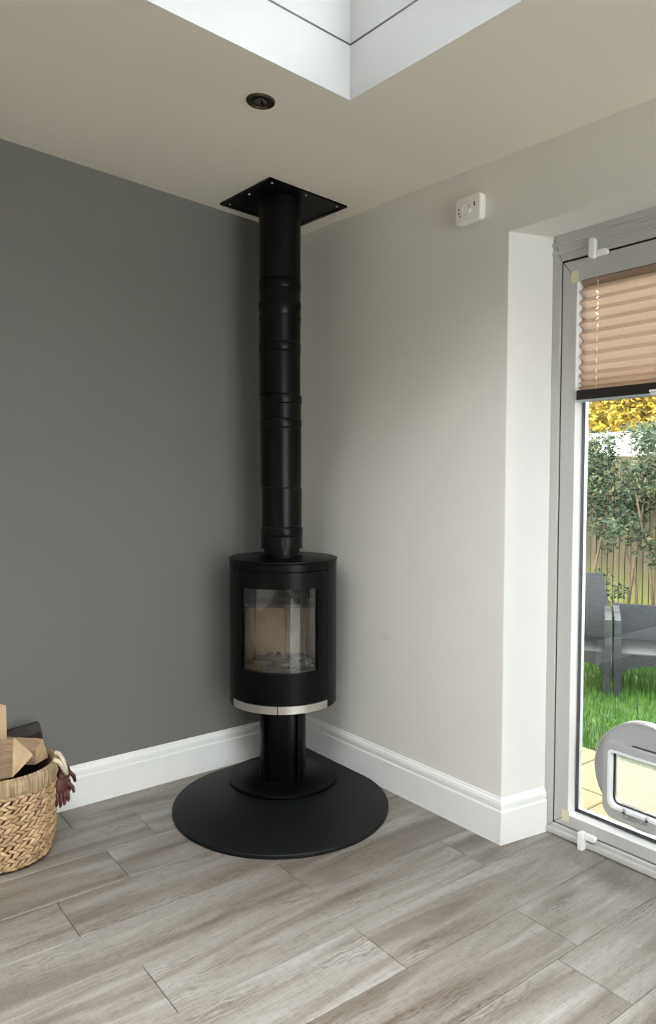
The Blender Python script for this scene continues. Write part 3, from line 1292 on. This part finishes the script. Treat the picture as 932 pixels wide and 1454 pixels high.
# ceiling plate with screws
px0, px1, py0, py1 = -.464, -.085, -.445, -.070
cp = empty('ceiling_plate', (0, 0, 0))
cp.parent = flue
bm = new()


def tilt_box(bm, x0, x1, y0, y1, d0, d1):
    vs = []
    for d in (d0, d1):
        for x, y in ((x0, y0), (x1, y0), (x1, y1), (x0, y1)):
            vs.append(bm.verts.new((x - AX, y - AY, cz(x, y) - d - ZB)))
    b, t = vs[:4], vs[4:]
    bm.faces.new(b)
    bm.faces.new(t[::-1])
    for i in range(4):
        bm.faces.new([b[i], t[i], t[(i + 1) % 4], b[(i + 1) % 4]])
    bmesh.ops.recalc_face_normals(bm, faces=bm.faces)


tilt_box(bm, px0, px1, py0, py1, .0005, .005)
obj('plate', bm, M['flue'], cp)
for args in ((px0, px1, py0, py0 + .016), (px0, px1, py1 - .016, py1), (px0, px0 + .016, py0, py1), (px1 - .016, px1, py0, py1)):
    bm = new()
    tilt_box(bm, *args, .0045, .0085)
    obj('plate_trim', bm, M['flue'], cp)
for sx_, sy_ in ((px0 + .03, py0 + .03), (px0 + .03, py1 - .03), (px1 - .03, py0 + .03), (px1 - .03, py1 - .03), (px0 + .19, py0 + .028), (px0 + .028, py0 + .19)):
    bm = new()
    lathe(bm, [(0, -.004), (.003, -.0038), (.005, -.002), (.0055, 0)], 12)
    o = obj('screw', bm, M['steel'], cp, smooth=True)
    o.location = (sx_ - AX, sy_ - AY, cz(sx_, sy_) - .005 - ZB)

# ------------------------------------------------------------------ recessed ceiling light
dx, dy = -.791, -.886
dl = tag(empty('ceiling_downlight', (dx, dy, cz(dx, dy))), 'small round dark bronze downlight recessed in the ceiling', 'ceiling light')
dl.rotation_euler = (math.atan(CSY), -math.atan(CSX), 0)
bm = new()
lathe(bm, [(.0445, -.0002), (.0440, -.004), (.0415, -.006), (.036, -.0058), (.034, -.003), (.0325, .0)], 48)
obj('rim', bm, M['bronze'], dl, smooth=True)
bm = new()
lathe(bm, [(.0335, -.002), (.030, -.0012), (.018, .0), (0.0, .0)][::1], 48)
obj('reflector', bm, M['darkplastic'], dl, smooth=True)
bm = new()
lathe(bm, [(.020, -.0008), (.019, -.0045), (.012, -.0075), (0, -.0085)], 32)
obj('bulb', bm, M['lamp'], dl, smooth=True)

# ------------------------------------------------------------------ alarm on the wall
al = tag(empty('carbon_monoxide_alarm', (0, -1.049, 2.219)), 'small white rounded square alarm high on the pale wall', 'alarm')
bm = new()
prism(bm, rrect(-.057, .057, -.0455, .0455, .014, 8), -.036, -.006, axis='x', bev=.006, seg=4)
obj('housing', bm, M['alarm'], al, smooth=True)
bm = new()
prism(bm, rrect(-.050, .050, -.039, .039, .012, 8), -.007, -.0005, axis='x')
obj('back_plate', bm, M['alarm'], al)
RX90 = Matrix(((0, 0, -1, 0), (1, 0, 0, 0), (0, 1, 0, 0), (0, 0, 0, 1)))   # lathe axis -> -x
bm = new()
lathe(bm, [(.0195, .0355), (.0195, .0385), (.0175, .0385), (.0175, .0355)], 36, M=Matrix.Translation((0, .006, .0)) @ RX90)
obj('button_ring', bm, M['gloss'], al, smooth=True)
bm = new()
lathe(bm, [(.0160, .0355), (.0155, .0375), (.012, .038), (0, .038)], 36, M=Matrix.Translation((0, .006, .0)) @ RX90)
obj('test_button', bm, M['alarm'], al, smooth=True)
for yy, zz in ((.040, .008), (.041, -.006), (.034, -.017)):
    bm = new()
    lathe(bm, [(.003, .0355), (.0028, .0368), (0, .0368)], 12, M=Matrix.Translation((0, yy, zz)) @ RX90)
    obj('indicator', bm, M['darkplastic'], al)
bm = new()
prism(bm, rrect(-.0325, -.0275, .002, .018, .0024), -.0368, -.035, axis='x')
obj('light_slot', bm, M['darkplastic'], al)

# ------------------------------------------------------------------ log basket
BX, BY, BR, BH = -1.395, -.207, .168, .312
bk = tag(empty('log_basket', (BX, BY, 0)), 'round woven seagrass basket filled with firewood by the dark wall', 'basket')


def brad(z):
    t = z / BH
    return BR * (.90 + .10 * min(1, t * 4) ** .6 + .035 * t)


bm = new()
pr = [(0, .004)] + [(brad(z) - .010, z) for z in np.linspace(.004, BH - .01, 8)] + [(brad(BH) - .017, BH - .01), (brad(.2) - .022, .20), (0, .20)]
lathe(bm, pr, 48)
obj('liner', bm, M['basketin'], bk, smooth=True)
# braided strands: plump twisted lozenges in herringbone rows
def lozenge(nu=8, nv=6):
    vs, fs = [], []
    for i in range(nv + 1):
        t = i / nv
        rr = (math.sin(PI * t)) ** .75
        for k in range(nu):
            a = 2 * PI * k / nu
            vs.append((rr * math.cos(a), rr * math.sin(a), 2 * t - 1))
    for i in range(nv):
        for k in range(nu):
            fs.append((i * nu + k, i * nu + (k + 1) % nu, (i + 1) * nu + (k + 1) % nu, (i + 1) * nu + k))
    return np.array(vs), np.array(fs)


lv, lf = lozenge()
AV, AF = [], []
rows = 17
zlo, zhi = .008, BH - .055
rowh = (zhi - zlo) / rows
cnt = 42
for r in range(rows):
    zc = zlo + (r + .5) * rowh
    for k in range(cnt):
        a = 2 * PI * (k + .5 * (r % 2) + rng.uniform(-.12, .12)) / cnt
        tilt = (.98 if r % 2 else 1.22) * (1 if r % 2 else 1) + rng.uniform(-.12, .12)
        ln = .0195 * rng.uniform(.9, 1.15)
        wd_, th_ = .0076 * rng.uniform(.85, 1.15), .0062
        R_ = brad(zc) - .002 + rng.uniform(-.001, .002)
        er = np.array((math.cos(a), math.sin(a), 0))
        et = np.array((-math.sin(a), math.cos(a), 0))
        ez = np.array((0, 0, 1.0))
        sgn = 1 if r % 2 else -1
        dirv = et * math.sin(tilt) + ez * math.cos(tilt) * sgn
        wv = np.cross(er, dirv)
        pts = lv[:, [0]] * th_ * er + lv[:, [1]] * wd_ * wv + lv[:, [2]] * ln * dirv + er * R_ + ez * zc
        # follow the curve of the basket
        rad_now = np.linalg.norm(pts[:, :2], axis=1)
        AF.append(lf + len(AV) * len(lv))
        AV.append(pts)
wv_ = npmesh('weave', np.concatenate(AV), np.concatenate(AF), M['seagrass'], bk, smooth='all')
tag(wv_, kind='stuff')
# wrapped straw rim: upright flattened straws
AV, AF = [], []
cnt = 190
for k in range(cnt):
    a = 2 * PI * (k + rng.uniform(-.3, .3)) / cnt
    er = np.array((math.cos(a), math.sin(a), 0))
    et = np.array((-math.sin(a), math.cos(a), 0))
    ez = np.array((0, 0, 1.0))
    w_ = .0042 * rng.uniform(.7, 1.2)
    lean = rng.uniform(-.006, .006)
    zb_ = BH - .064 + rng.uniform(-.003, .003)
    path = [(zb_, brad(zb_) + .001), (BH - .045, brad(BH) + .006), (BH - .02, brad(BH) + .007), (BH - .004, brad(BH) + .003), (BH + .001, brad(BH) - .006), (BH - .008, brad(BH) - .016)]
    base = len(AV) * 12
    vs = []
    for j, (zz, rr) in enumerate(path):
        sh = lean * (1 - j / 5)
        vs.append(er * rr + et * (sh - w_ * .55) + ez * zz)
        vs.append(er * (rr + .0012) + et * (sh + w_ * .55) + ez * zz)
    AV.append(np.array(vs))
    AF += [[base + 2 * j, base + 2 * j + 1, base + 2 * j + 3, base + 2 * j + 2] for j in range(5)]
tag(npmesh('rim_binding', np.concatenate(AV), AF, M['rimstraw'], bk), kind='stuff')
bm = new()
lathe(bm, [(brad(BH) - .002, BH - .062), (brad(BH) + .004, BH - .045), (brad(BH) + .004, BH - .012), (brad(BH) - .006, BH - .003), (brad(BH) - .015, BH - .012)], 56)
obj('rim_core', bm, M['rimstraw'], bk, smooth=True)
# rope handle at the right hand end
bm = new()
hd = Vector((.93, -.36, 0)).normalized()
ht = Vector((-hd.y, hd.x, 0))
pts = []
for i in range(13):
    t = i / 12
    s_ = math.sin(PI * t)
    pts.append(hd * (brad(BH) - .006 + .040 * s_ ** .7) + ht * (.036 * math.cos(PI * t)) + Vector((0, 0, BH + .004 - .066 * s_ ** 1.6)))
tube(bm, pts, .0075, 8)
obj('rope_handle', bm, M['cream_rope'], bk, smooth='all')


# firewood
def log_prism(name, label, poly, L, M_, mats, group='firewood in the basket'):
    """split log: polygon end (y,z) extruded along +x by L; matrix placed. faces: ends, bark(first edge), split sides"""
    bm = new()
    nseg = 6
    rg = random.Random(len(label) * 7 + len(poly))
    rings = []
    for i in range(nseg + 1):
        x = L * i / nseg
        rings.append([bm.verts.new((x, p[0] * (1 + rg.uniform(-.04, .04)) if 0 < i < nseg else p[0], p[1] * (1 + rg.uniform(-.04, .04)) if 0 < i < nseg else p[1])) for p in poly])
    n_ = len(poly)
    barkf = []
    for i in range(nseg):
        for k in range(n_):
            f = bm.faces.new([rings[i][k], rings[i][(k + 1) % n_], rings[i + 1][(k + 1) % n_], rings[i + 1][k]])
            f.material_index = 2 if k in mats['bark'] else 1
    f0 = bm.faces.new(rings[0][::-1])
    f1 = bm.faces.new(rings[-1])
    f0.material_index = f1.material_index = 0
    bmesh.ops.recalc_face_normals(bm, faces=bm.faces)
    me = bpy.data.meshes.new(name)
    bm.to_mesh(me)
    bm.free()
    for q in mats['m']:
        me.materials.append(q)
    o = bpy.data.objects.new(name, me)
    C.objects.link(o)
    o.matrix_world = M_
    tag(o, label, 'log', group)
    return o


def frame_from(p, d, upv):
    d = Vector(d).normalized()
    z = Vector(upv)
    z = (z - d * z.dot(d)).normalized()
    y = z.cross(d)
    R = Matrix((d, y, z)).transposed().to_4x4()
    R.translation = Vector(p)
    return R


WM = [M['logend'], M['logside'], M['bark']]
# big wedge, pale triangular end towards the viewer's right
log_prism('split_log', 'large split log with a pale triangular cut end facing out', [(.058, -.036), (-.052, -.004), (-.050, .006), (.012, .078), (.020, .078)], .16,
          frame_from((-1.352, -.300, .338), (-.573, .80, -.22), (0, 0, 1)), {'bark': [0], 'm': WM})
log_prism('split_log', 'short split log with an orange-brown end beside the wedge', [(-.040, -.035), (.042, -.030), (.034, .018), (-.008, .042)], .16,
          frame_from((-1.266, -.225, .325), (-.62, .70, -.02), (0, 0, 1)), {'bark': [0], 'm': WM})
log_prism('split_log', 'long split log covered in dark bark lying along the wall', [(-.030, -.036), (.030, -.034), (.036, .006), (.012, .036), (-.024, .030)], .26,
          frame_from((-1.235, -.10, .358), (-1.0, .05, -.13), (0, 0, 1)), {'bark': [0, 1, 2, 3, 4], 'm': WM})
log_prism('split_log', 'thin split log wedged under the dark bark log', [(-.022, -.020), (.026, -.018), (.012, .022)], .18,
          frame_from((-1.240, -.165, .322), (-.9, .30, .02), (0, 0, 1)), {'bark': [], 'm': WM})
bm = new()
box(bm, -.020, .020, -.016, .016, 0, .30, bev=.002)
pl = obj('timber_offcut', bm, M['timber'])
pl.location = (-1.392, -.185, .202)
pl.rotation_euler = (.02, -.03, .4)
tag(pl, 'pale upright timber offcut standing in the basket', 'wood')


# gloves hanging on the rim
def glove(label, loc, rotz, s=1.0):
    e = tag(empty('work_glove', loc, rotz), label, 'glove', 'gloves hanging on the basket')
    bm = new()
    t = bmesh.new()
    bmesh.ops.create_uvsphere(t, u_segments=14, v_segments=10, radius=1)
    for v in t.verts:
        k = 1 + .12 * v.co.z
        v.co = Vector((v.co.x * .013 * s, v.co.y * .036 * s * k, v.co.z * .045 * s))
    merge(bm, t)
    for i, (yy, L, sp) in enumerate(((-.026, .052, -.10), (-.009, .062, -.03), (.009, .058, .04), (.025, .046, .12))):
        tube(bm, [(0, yy * s, -.030 * s), (.003, (yy + sp * .02) * s, -.055 * s), (.001, (yy + sp * .04) * s, (-.04 - L * .8) * s), (-.003, (yy + sp * .05) * s, (-.04 - L) * s)],
             [.0085 * s, .0088 * s, .008 * s, .0045 * s], 8)
    tube(bm, [(.004, .026 * s, .005 * s), (.012, .043 * s, -.018 * s), (.012, .050 * s, -.045 * s)], [.0095 * s, .009 * s, .006 * s], 8)
    obj('glove_hand', bm, M['leather'], e, smooth='all')
    bm = new()
    tube(bm, [(0, 0, .026 * s), (-.004, 0, .040 * s), (-.016, 0, .048 * s)], [.018 * s, .019 * s, .018 * s], 12)
    obj('cuff', bm, M['leather'], e, smooth='all')
    return e


ga = brad(BH) + .016
glove('red-brown leather glove hanging outermost from the basket handle', (BX + .196, BY - .040, BH - .078), -1.15, .80)
glove('red-brown leather glove hanging lower behind the other glove', (BX + .178, BY - .078, BH - .098), -1.35, .74)

# ------------------------------------------------------------------ garden
GZ = -.10
bm = new()
box(bm, .30, 1.30, -8, 8, -.30, GZ - .012)
pat = tag(obj('patio', bm, M['mortar']), 'buff paved strip outside the patio door', kind='structure')
slab_cache = {}
for i, (xa, xb) in enumerate(((.305, .842), (.848, 1.298))):
    y = -4.0 + (.18 if i else -.11)
    while y < 4.2:
        w = .60
        key = (i, w)
        if key not in slab_cache:
            bm = new()
            box(bm, 0, xb - xa, 0, w - .007, -.035, 0, bev=.005)
            me = bpy.data.meshes.new('paving_slab')
            bm.normal_update()
            bm.to_mesh(me)
            bm.free()
            me.materials.append(M['slab'])
            slab_cache[key] = me
        o = bpy.data.objects.new('paving_slab', slab_cache[key])
        C.objects.link(o)
        o.parent = pat
        o.location = (xa, y, GZ + rng.uniform(-.0015, .0015))
        y += w
bm = new()
box(bm, 1.30, 12, -9, 12, -.30, GZ - .03)
tag(obj('lawn', bm, M['lawn']), 'green lawn in the garden beyond the patio', kind='structure')
# grass blades
Ng = 70000
gx = 1.27 + (nrg.random(Ng) ** 1.25) * 3.5
gy = -2.4 + nrg.random(Ng) * 4.8
hgt = (.030 + .035 * nrg.random(Ng)) * (1 + .15 * (gx - 1.3))
ang = nrg.random(Ng) * 2 * PI
wdt = .0022 * (1 + .5 * (gx - 1.3)) * (.7 + .6 * nrg.random(Ng))
ln = (nrg.random(Ng) - .3) * .030
la = nrg.random(Ng) * 2 * PI
b0 = np.stack([gx - np.cos(ang) * wdt, gy - np.sin(ang) * wdt, np.full(Ng, GZ - .032)], 1)
b1 = np.stack([gx + np.cos(ang) * wdt, gy + np.sin(ang) * wdt, np.full(Ng, GZ - .032)], 1)
tp = np.stack([gx + np.cos(la) * ln, gy + np.sin(la) * ln, GZ - .032 + hgt], 1)
V = np.stack([b0, b1, tp], 1).reshape(-1, 3)
F = np.arange(Ng * 3).reshape(-1, 3)
tag(npmesh('grass', V, F, M['grass']), 'short bright green grass of the lawn', 'grass', kind='stuff')
bm = new()
box(bm, 4.55, 5.3, -4, 7, -.30, GZ - .015)
tag(obj('flower_bed', bm, M['soil']), 'strip of dark soil along the garden fence', kind='structure')

# fence
FX, FH = 5.12, 1.62
fence = tag(empty('garden_fence', (FX, 1.0, GZ)), 'weathered vertical board fence behind the shrub', 'fence')
bm = new()
prism(bm, [(-.008, -.0285), (.008, -.0285), (.008, .0285), (-.008, .0285)], 0, FH, bev=.003)
me = bpy.data.meshes.new('fence_board')
bm.normal_update()
bm.to_mesh(me)
bm.free()
me.materials.append(M['fence'])
for row in (0, 1):            # front boards with a second row covering the gaps behind
    y = -2.6 + row * .033
    while y < 3.4:
        o = bpy.data.objects.new('fence_board', me)
        C.objects.link(o)
        o.parent = fence
        o.location = (row * .060 + rng.uniform(-.003, .003), y, rng.uniform(-.01, .01))
        o.rotation_euler = (0, 0, rng.uniform(-.03, .03))
        y += .066
for zz in (.3, .85, 1.4):
    bm = new()
    box(bm, .012, .048, -2.65, 3.4, zz, zz + .07)
    obj('fence_rail', bm, M['fencepost'], fence)


# shrub and tree
def leaf_cloud(n, centre_fn, size, aspect=.42):
    vs = np.zeros((n, 4, 3))
    cs = centre_fn(n)
    d = nrg.normal(size=(n, 3))
    d[:, 2] = d[:, 2] * .7 + .15
    d /= np.linalg.norm(d, axis=1)[:, None]
    q = nrg.normal(size=(n, 3))
    q -= d * (q * d).sum(1)[:, None]
    q /= np.linalg.norm(q, axis=1)[:, None]
    s = size * (.6 + .8 * nrg.random(n))[:, None]
    nn = np.cross(d, q)
    vs[:, 0] = cs - d * s
    vs[:, 1] = cs + q * s * aspect + nn * s * .12
    vs[:, 2] = cs + d * s
    vs[:, 3] = cs - q * s * aspect + nn * s * .12
    return vs.reshape(-1, 3), np.arange(n * 4).reshape(-1, 4)


SHX, SHY = 4.50, .95
shrub = tag(empty('garden_shrub', (SHX, SHY, GZ)), 'loose grey-green leafy shrub in front of the fence', 'shrub')
clumps = []
cr = random.Random(5)
for i in range(70):
    a, rr = cr.uniform(0, 2 * PI), cr.random() ** .5
    yv = rr * math.sin(a) * 1.25
    xv = rr * math.cos(a) * .42
    zv = 1.20 + cr.uniform(-.36, .62) * (1 - .2 * abs(yv))
    clumps.append((xv, yv, zv, cr.uniform(.10, .2)))
for i in range(26):
    clumps.append((cr.uniform(-.25, .25), cr.uniform(-1.0, 1.0), cr.uniform(1.60, 1.86), cr.uniform(.07, .13)))
for i in range(22):
    clumps.append((cr.uniform(-.3, .3), cr.uniform(-1.2, 1.2), cr.uniform(.30, .85), cr.uniform(.05, .11)))
cl_a = np.array(clumps)


def shrub_c(n):
    w = cl_a[:, 3] ** 2
    k = nrg.choice(len(cl_a), n, p=w / w.sum())
    off = nrg.normal(size=(n, 3))
    off /= np.linalg.norm(off, axis=1)[:, None]
    off *= (nrg.random(n) ** .5)[:, None]
    return cl_a[k, :3] + off * cl_a[k, 3][:, None] * 1.15


v, f = leaf_cloud(15000, shrub_c, .027, .34)
tag(npmesh('foliage', v, f, M['shrubleaf'], shrub), kind='stuff')
for i in range(11):
    bm = new()
    y0 = cr.uniform(-.9, .9)
    tip = min((clumps[cr.randrange(96)] for _ in range(5)), key=lambda c: abs(c[1] - y0))
    p0 = Vector((cr.uniform(-.1, .1), y0, -.02))
    p3 = Vector(tip[:3])
    p1 = p0.lerp(p3, .33) + Vector((cr.uniform(-.1, .1), cr.uniform(-.15, .15), 0))
    p2 = p0.lerp(p3, .66) + Vector((cr.uniform(-.1, .1), cr.uniform(-.15, .15), 0))
    tube(bm, [p0, p1, p2, p3], [.018, .013, .009, .004], 6)
    obj('stem', bm, M['stem'], shrub, smooth='all')


def tree(name, label, loc, cr_, h, n, seed):
    t = tag(empty(name, loc), label, 'tree', 'yellow trees beyond the fence')
    r_ = random.Random(seed)
    cl2 = np.array([(r_.gauss(0, cr_ * .5), r_.gauss(0, cr_ * .5), h + r_.gauss(0, cr_ * .45), r_.uniform(.3, .6)) for _ in range(60)])

    def c(n):
        k = nrg.integers(len(cl2), size=n)
        off = nrg.normal(size=(n, 3)) * .55
        return cl2[k, :3] + off * cl2[k, 3][:, None]
    v, f = leaf_cloud(n, c, .045, .5)
    tag(npmesh('foliage', v, f, M['treeleaf'], t), kind='stuff')
    bm = new()
    tube(bm, [(0, 0, 0), (.05, .03, h * .5), (0, 0, h)], [.13, .1, .04], 8)
    obj('trunk', bm, M['trunk'], t, smooth='all')
    for i in range(7):
        bm = new()
        q = cl2[i]
        tube(bm, [(.04, .02, h * .55), (q[0] * .5, q[1] * .5, (h * .6 + q[2]) / 2 + .1), tuple(q[:3])], [.05, .03, .012], 6)
        obj('branch', bm, M['trunk'], t, smooth='all')
    return t


tree('garden_tree', 'yellow leaved tree showing under the blind beyond the white wall', (10.3, 4.3, GZ), 1.7, 3.0, 36000, 4)
tree('garden_tree', 'second yellow tree further left beyond the garden fence', (10.8, 12.5, GZ), 1.5, 2.9, 9000, 9)
bm = new()
box(bm, 8.2, 8.45, -6, 12, GZ, 1.94)
box(bm, 8.15, 8.50, -6, 12, 1.94, 1.99)
tag(obj('neighbour_wall', bm, M['render']), 'white rendered wall between the fence and the yellow trees', 'wall')


# rattan garden chairs
def garden_chair(label, loc, rotz):
    e = tag(empty('garden_chair', loc, rotz), label, 'garden chair', 'grey rattan chairs on the lawn')
    W, D, SH = .58, .56, .36      # width (y), depth (x, front = +x)
    mt = M['rattan']
    for sx_ in (-1, 1):
        for sy_ in (-1, 1):
            bm = new()
            x, y = sx_ * (D / 2 - .028), sy_ * (W / 2 - .028)
            t = bmesh.new()
            prism(t, [(-.027, -.027), (.027, -.027), (.027, .027), (-.027, .027)], 0, SH - .1)
            for v in t.verts:
                k = 1 - .22 * (1 - v.co.z / (SH - .1))
                v.co = Vector((v.co.x * k + x, v.co.y * k + y, v.co.z))
            merge(bm, t)
            obj('leg', bm, mt, e)
    # seat
    bm = new()
    box(bm, -D / 2 + .02, D / 2 - .015, -W / 2 + .03, W / 2 - .03, SH - .035, SH, bev=.012, seg=2)
    obj('seat', bm, mt, e, smooth=True)
    # arched aprons
    for (ax_, half, pos) in (('x', W / 2, D / 2 - .03), ('x', W / 2, -D / 2 + .005), ('y', D / 2, W / 2 - .03), ('y', D / 2, -W / 2 + .005)):
        bm = new()
        n_ = 12
        pts = [(-half, SH - .008), (-half, SH - .17)] + [(-half + .055 + (2 * half - .11) * i / n_, SH - .155 + .072 * math.sin(PI * i / n_) ** .6) for i in range(n_ + 1)] + [(half, SH - .17), (half, SH - .008)]
        prism(bm, pts[::-1], pos, pos + .025, axis=ax_)
        obj('apron', bm, mt, e)
    # arms: curved front post, top rail, recessed side panel
    for s in (-1, 1):
        bm = new()
        y0, y1 = (s * W / 2 - .05, s * W / 2) if s > 0 else (s * W / 2, s * W / 2 + .05)
        outer = [(D / 2, SH - .17), (D / 2 + .012, SH + .05), (D / 2 + .004, SH + .15), (D / 2 - .02, SH + .245), (D / 2 - .05, SH + .262), (-D / 2 + .02, SH + .275)]
        inner = [(-D / 2 + .02, SH + .237), (D / 2 - .065, SH + .225), (D / 2 - .055, SH + .14), (D / 2 - .045, SH + .05), (D / 2 - .055, SH - .17)]
        prism(bm, (outer + inner)[::-1], y0, y1, axis='y')
        obj('arm_frame', bm, mt, e)
        bm = new()
        yc = s * (W / 2 - .026)
        prism(bm, [(-D / 2 + .02, SH - .02), (D / 2 - .045, SH - .02), (D / 2 - .05, SH + .14), (D / 2 - .06, SH + .228), (-D / 2 + .02, SH + .240)], yc - .008, yc + .008, axis='y')
        obj('arm_panel', bm, mt, e)
    # raked back with tapered top
    bm = new()
    nz_ = 8
    ringf, ringb = [], []
    for i in range(nz_ + 1):
        t = i / nz_
        z = SH - .05 + t * .58
        xo = -D / 2 + .045 - .13 * t ** 1.3
        hw = W / 2 - .004 - (.035 * t if t < .7 else .0245 + .20 * (t - .7) ** 1.4)
        cols_f, cols_b = [], []
        for k in range(9):
            u = -1 + 2 * k / 8
            bow = -.03 * (1 - u * u)
            cols_f.append(bm.verts.new((xo + bow, u * hw, z)))
            cols_b.append(bm.verts.new((xo + bow - .032, u * hw, z)))
        ringf.append(cols_f)
        ringb.append(cols_b)
    for i in range(nz_):
        for k in range(8):
            bm.faces.new([ringf[i][k], ringf[i][k + 1], ringf[i + 1][k + 1], ringf[i + 1][k]])
            bm.faces.new([ringb[i][k], ringb[i + 1][k], ringb[i + 1][k + 1], ringb[i][k + 1]])
        bm.faces.new([ringf[i][0], ringf[i + 1][0], ringb[i + 1][0], ringb[i][0]])
        bm.faces.new([ringf[i][8], ringb[i][8], ringb[i + 1][8], ringf[i + 1][8]])
    for k in range(8):
        bm.faces.new([ringf[-1][k], ringf[-1][k + 1], ringb[-1][k + 1], ringb[-1][k]])
    bmesh.ops.recalc_face_normals(bm, faces=bm.faces)
    obj('backrest', bm, mt, e, smooth=True)
    return e


def bench(label, loc, rotz):
    """two seat rattan bench: low straight back, arched apron"""
    e = tag(empty('garden_bench', loc, rotz), label, 'garden bench')
    mt = M['rattan']
    W, D, SH = 1.12, .58, .36
    for sx_ in (-1, 1):
        for sy_ in (-1, 1):
            bm = new()
            x, y = sx_ * (D / 2 - .03), sy_ * (W / 2 - .03)
            box(bm, x - .027, x + .027, y - .027, y + .027, 0, SH - .1, bev=.004)
            obj('leg', bm, mt, e)
    bm = new()
    box(bm, -D / 2 + .02, D / 2 - .015, -W / 2 + .03, W / 2 - .03, SH - .035, SH, bev=.012, seg=2)
    obj('seat', bm, mt, e, smooth=True)
    for (ax_, half, pos) in (('x', W / 2, D / 2 - .03), ('x', W / 2, -D / 2 + .005), ('y', D / 2, W / 2 - .03), ('y', D / 2, -W / 2 + .005)):
        bm = new()
        n_ = 16
        pts = [(-half, SH - .008), (-half, SH - .17)] + [(-half + .055 + (2 * half - .11) * i / n_, SH - .155 + .080 * math.sin(PI * i / n_) ** .5) for i in range(n_ + 1)] + [(half, SH - .17), (half, SH - .008)]
        prism(bm, pts[::-1], pos, pos + .025, axis=ax_)
        obj('apron', bm, mt, e)
    for s in (-1, 1):
        bm = new()
        y0, y1 = (s * W / 2 - .05, s * W / 2) if s > 0 else (s * W / 2, s * W / 2 + .05)
        outer = [(D / 2, SH - .17), (D / 2 + .014, SH + .05), (D / 2 + .006, SH + .15), (D / 2 - .02, SH + .245), (D / 2 - .05, SH + .262), (-D / 2 + .02, SH + .280), (-D / 2 + .02, SH - .05)]
        prism(bm, outer[::-1], y0, y1, axis='y', bev=.004)
        obj('arm', bm, mt, e)
    bm = new()
    prism(bm, [(-D / 2 + .05, SH - .05), (-D / 2 - .02, SH + .285), (-D / 2 - .055, SH + .285), (-D / 2 - .0, SH - .05)], -W / 2 + .002, W / 2 - .002, axis='y', bev=.006)
    obj('backrest', bm, mt, e)
    return e


g1 = garden_chair('grey rattan armchair with a tall back at the left edge of the glass', (2.345, .060, GZ - .03), math.radians(212))
g2 = bench('grey rattan bench with arched apron to the right of the armchair', (2.737, -.545, GZ - .03), math.radians(212))
for q in (g1, g2):
    q.scale = (.83, .83, .83)
# fallen leaves on the paving
lf_r = random.Random(8)
for i, (x, y, lb) in enumerate(((.66, -.98, 'dry brown leaf on the paving near the door frame'), (.52, -1.32, 'dry brown leaf on the paving beside the cat flap'), (1.12, -.93, 'dry brown leaf on the paving by the lawn edge'))):
    bm = new()
    pts = [(0, -.03, 0), (.012, -.01, .004), (.012, .01, .003), (0, .03, .006), (-.012, .01, .004), (-.012, -.01, .003)]
    top_ = [bm.verts.new(p) for p in pts]
    bot_ = [bm.verts.new((p[0], p[1], p[2] - .001)) for p in pts]
    bm.faces.new(top_)
    bm.faces.new(bot_[::-1])
    for k in range(6):
        bm.faces.new([bot_[k], bot_[(k + 1) % 6], top_[(k + 1) % 6], top_[k]])
    o = obj('dry_leaf', bm, M['bark'], None, loc=(x, y, GZ + .002))
    o.rotation_euler = (0, 0, lf_r.uniform(0, 6))
    tag(o, lb, 'leaf')
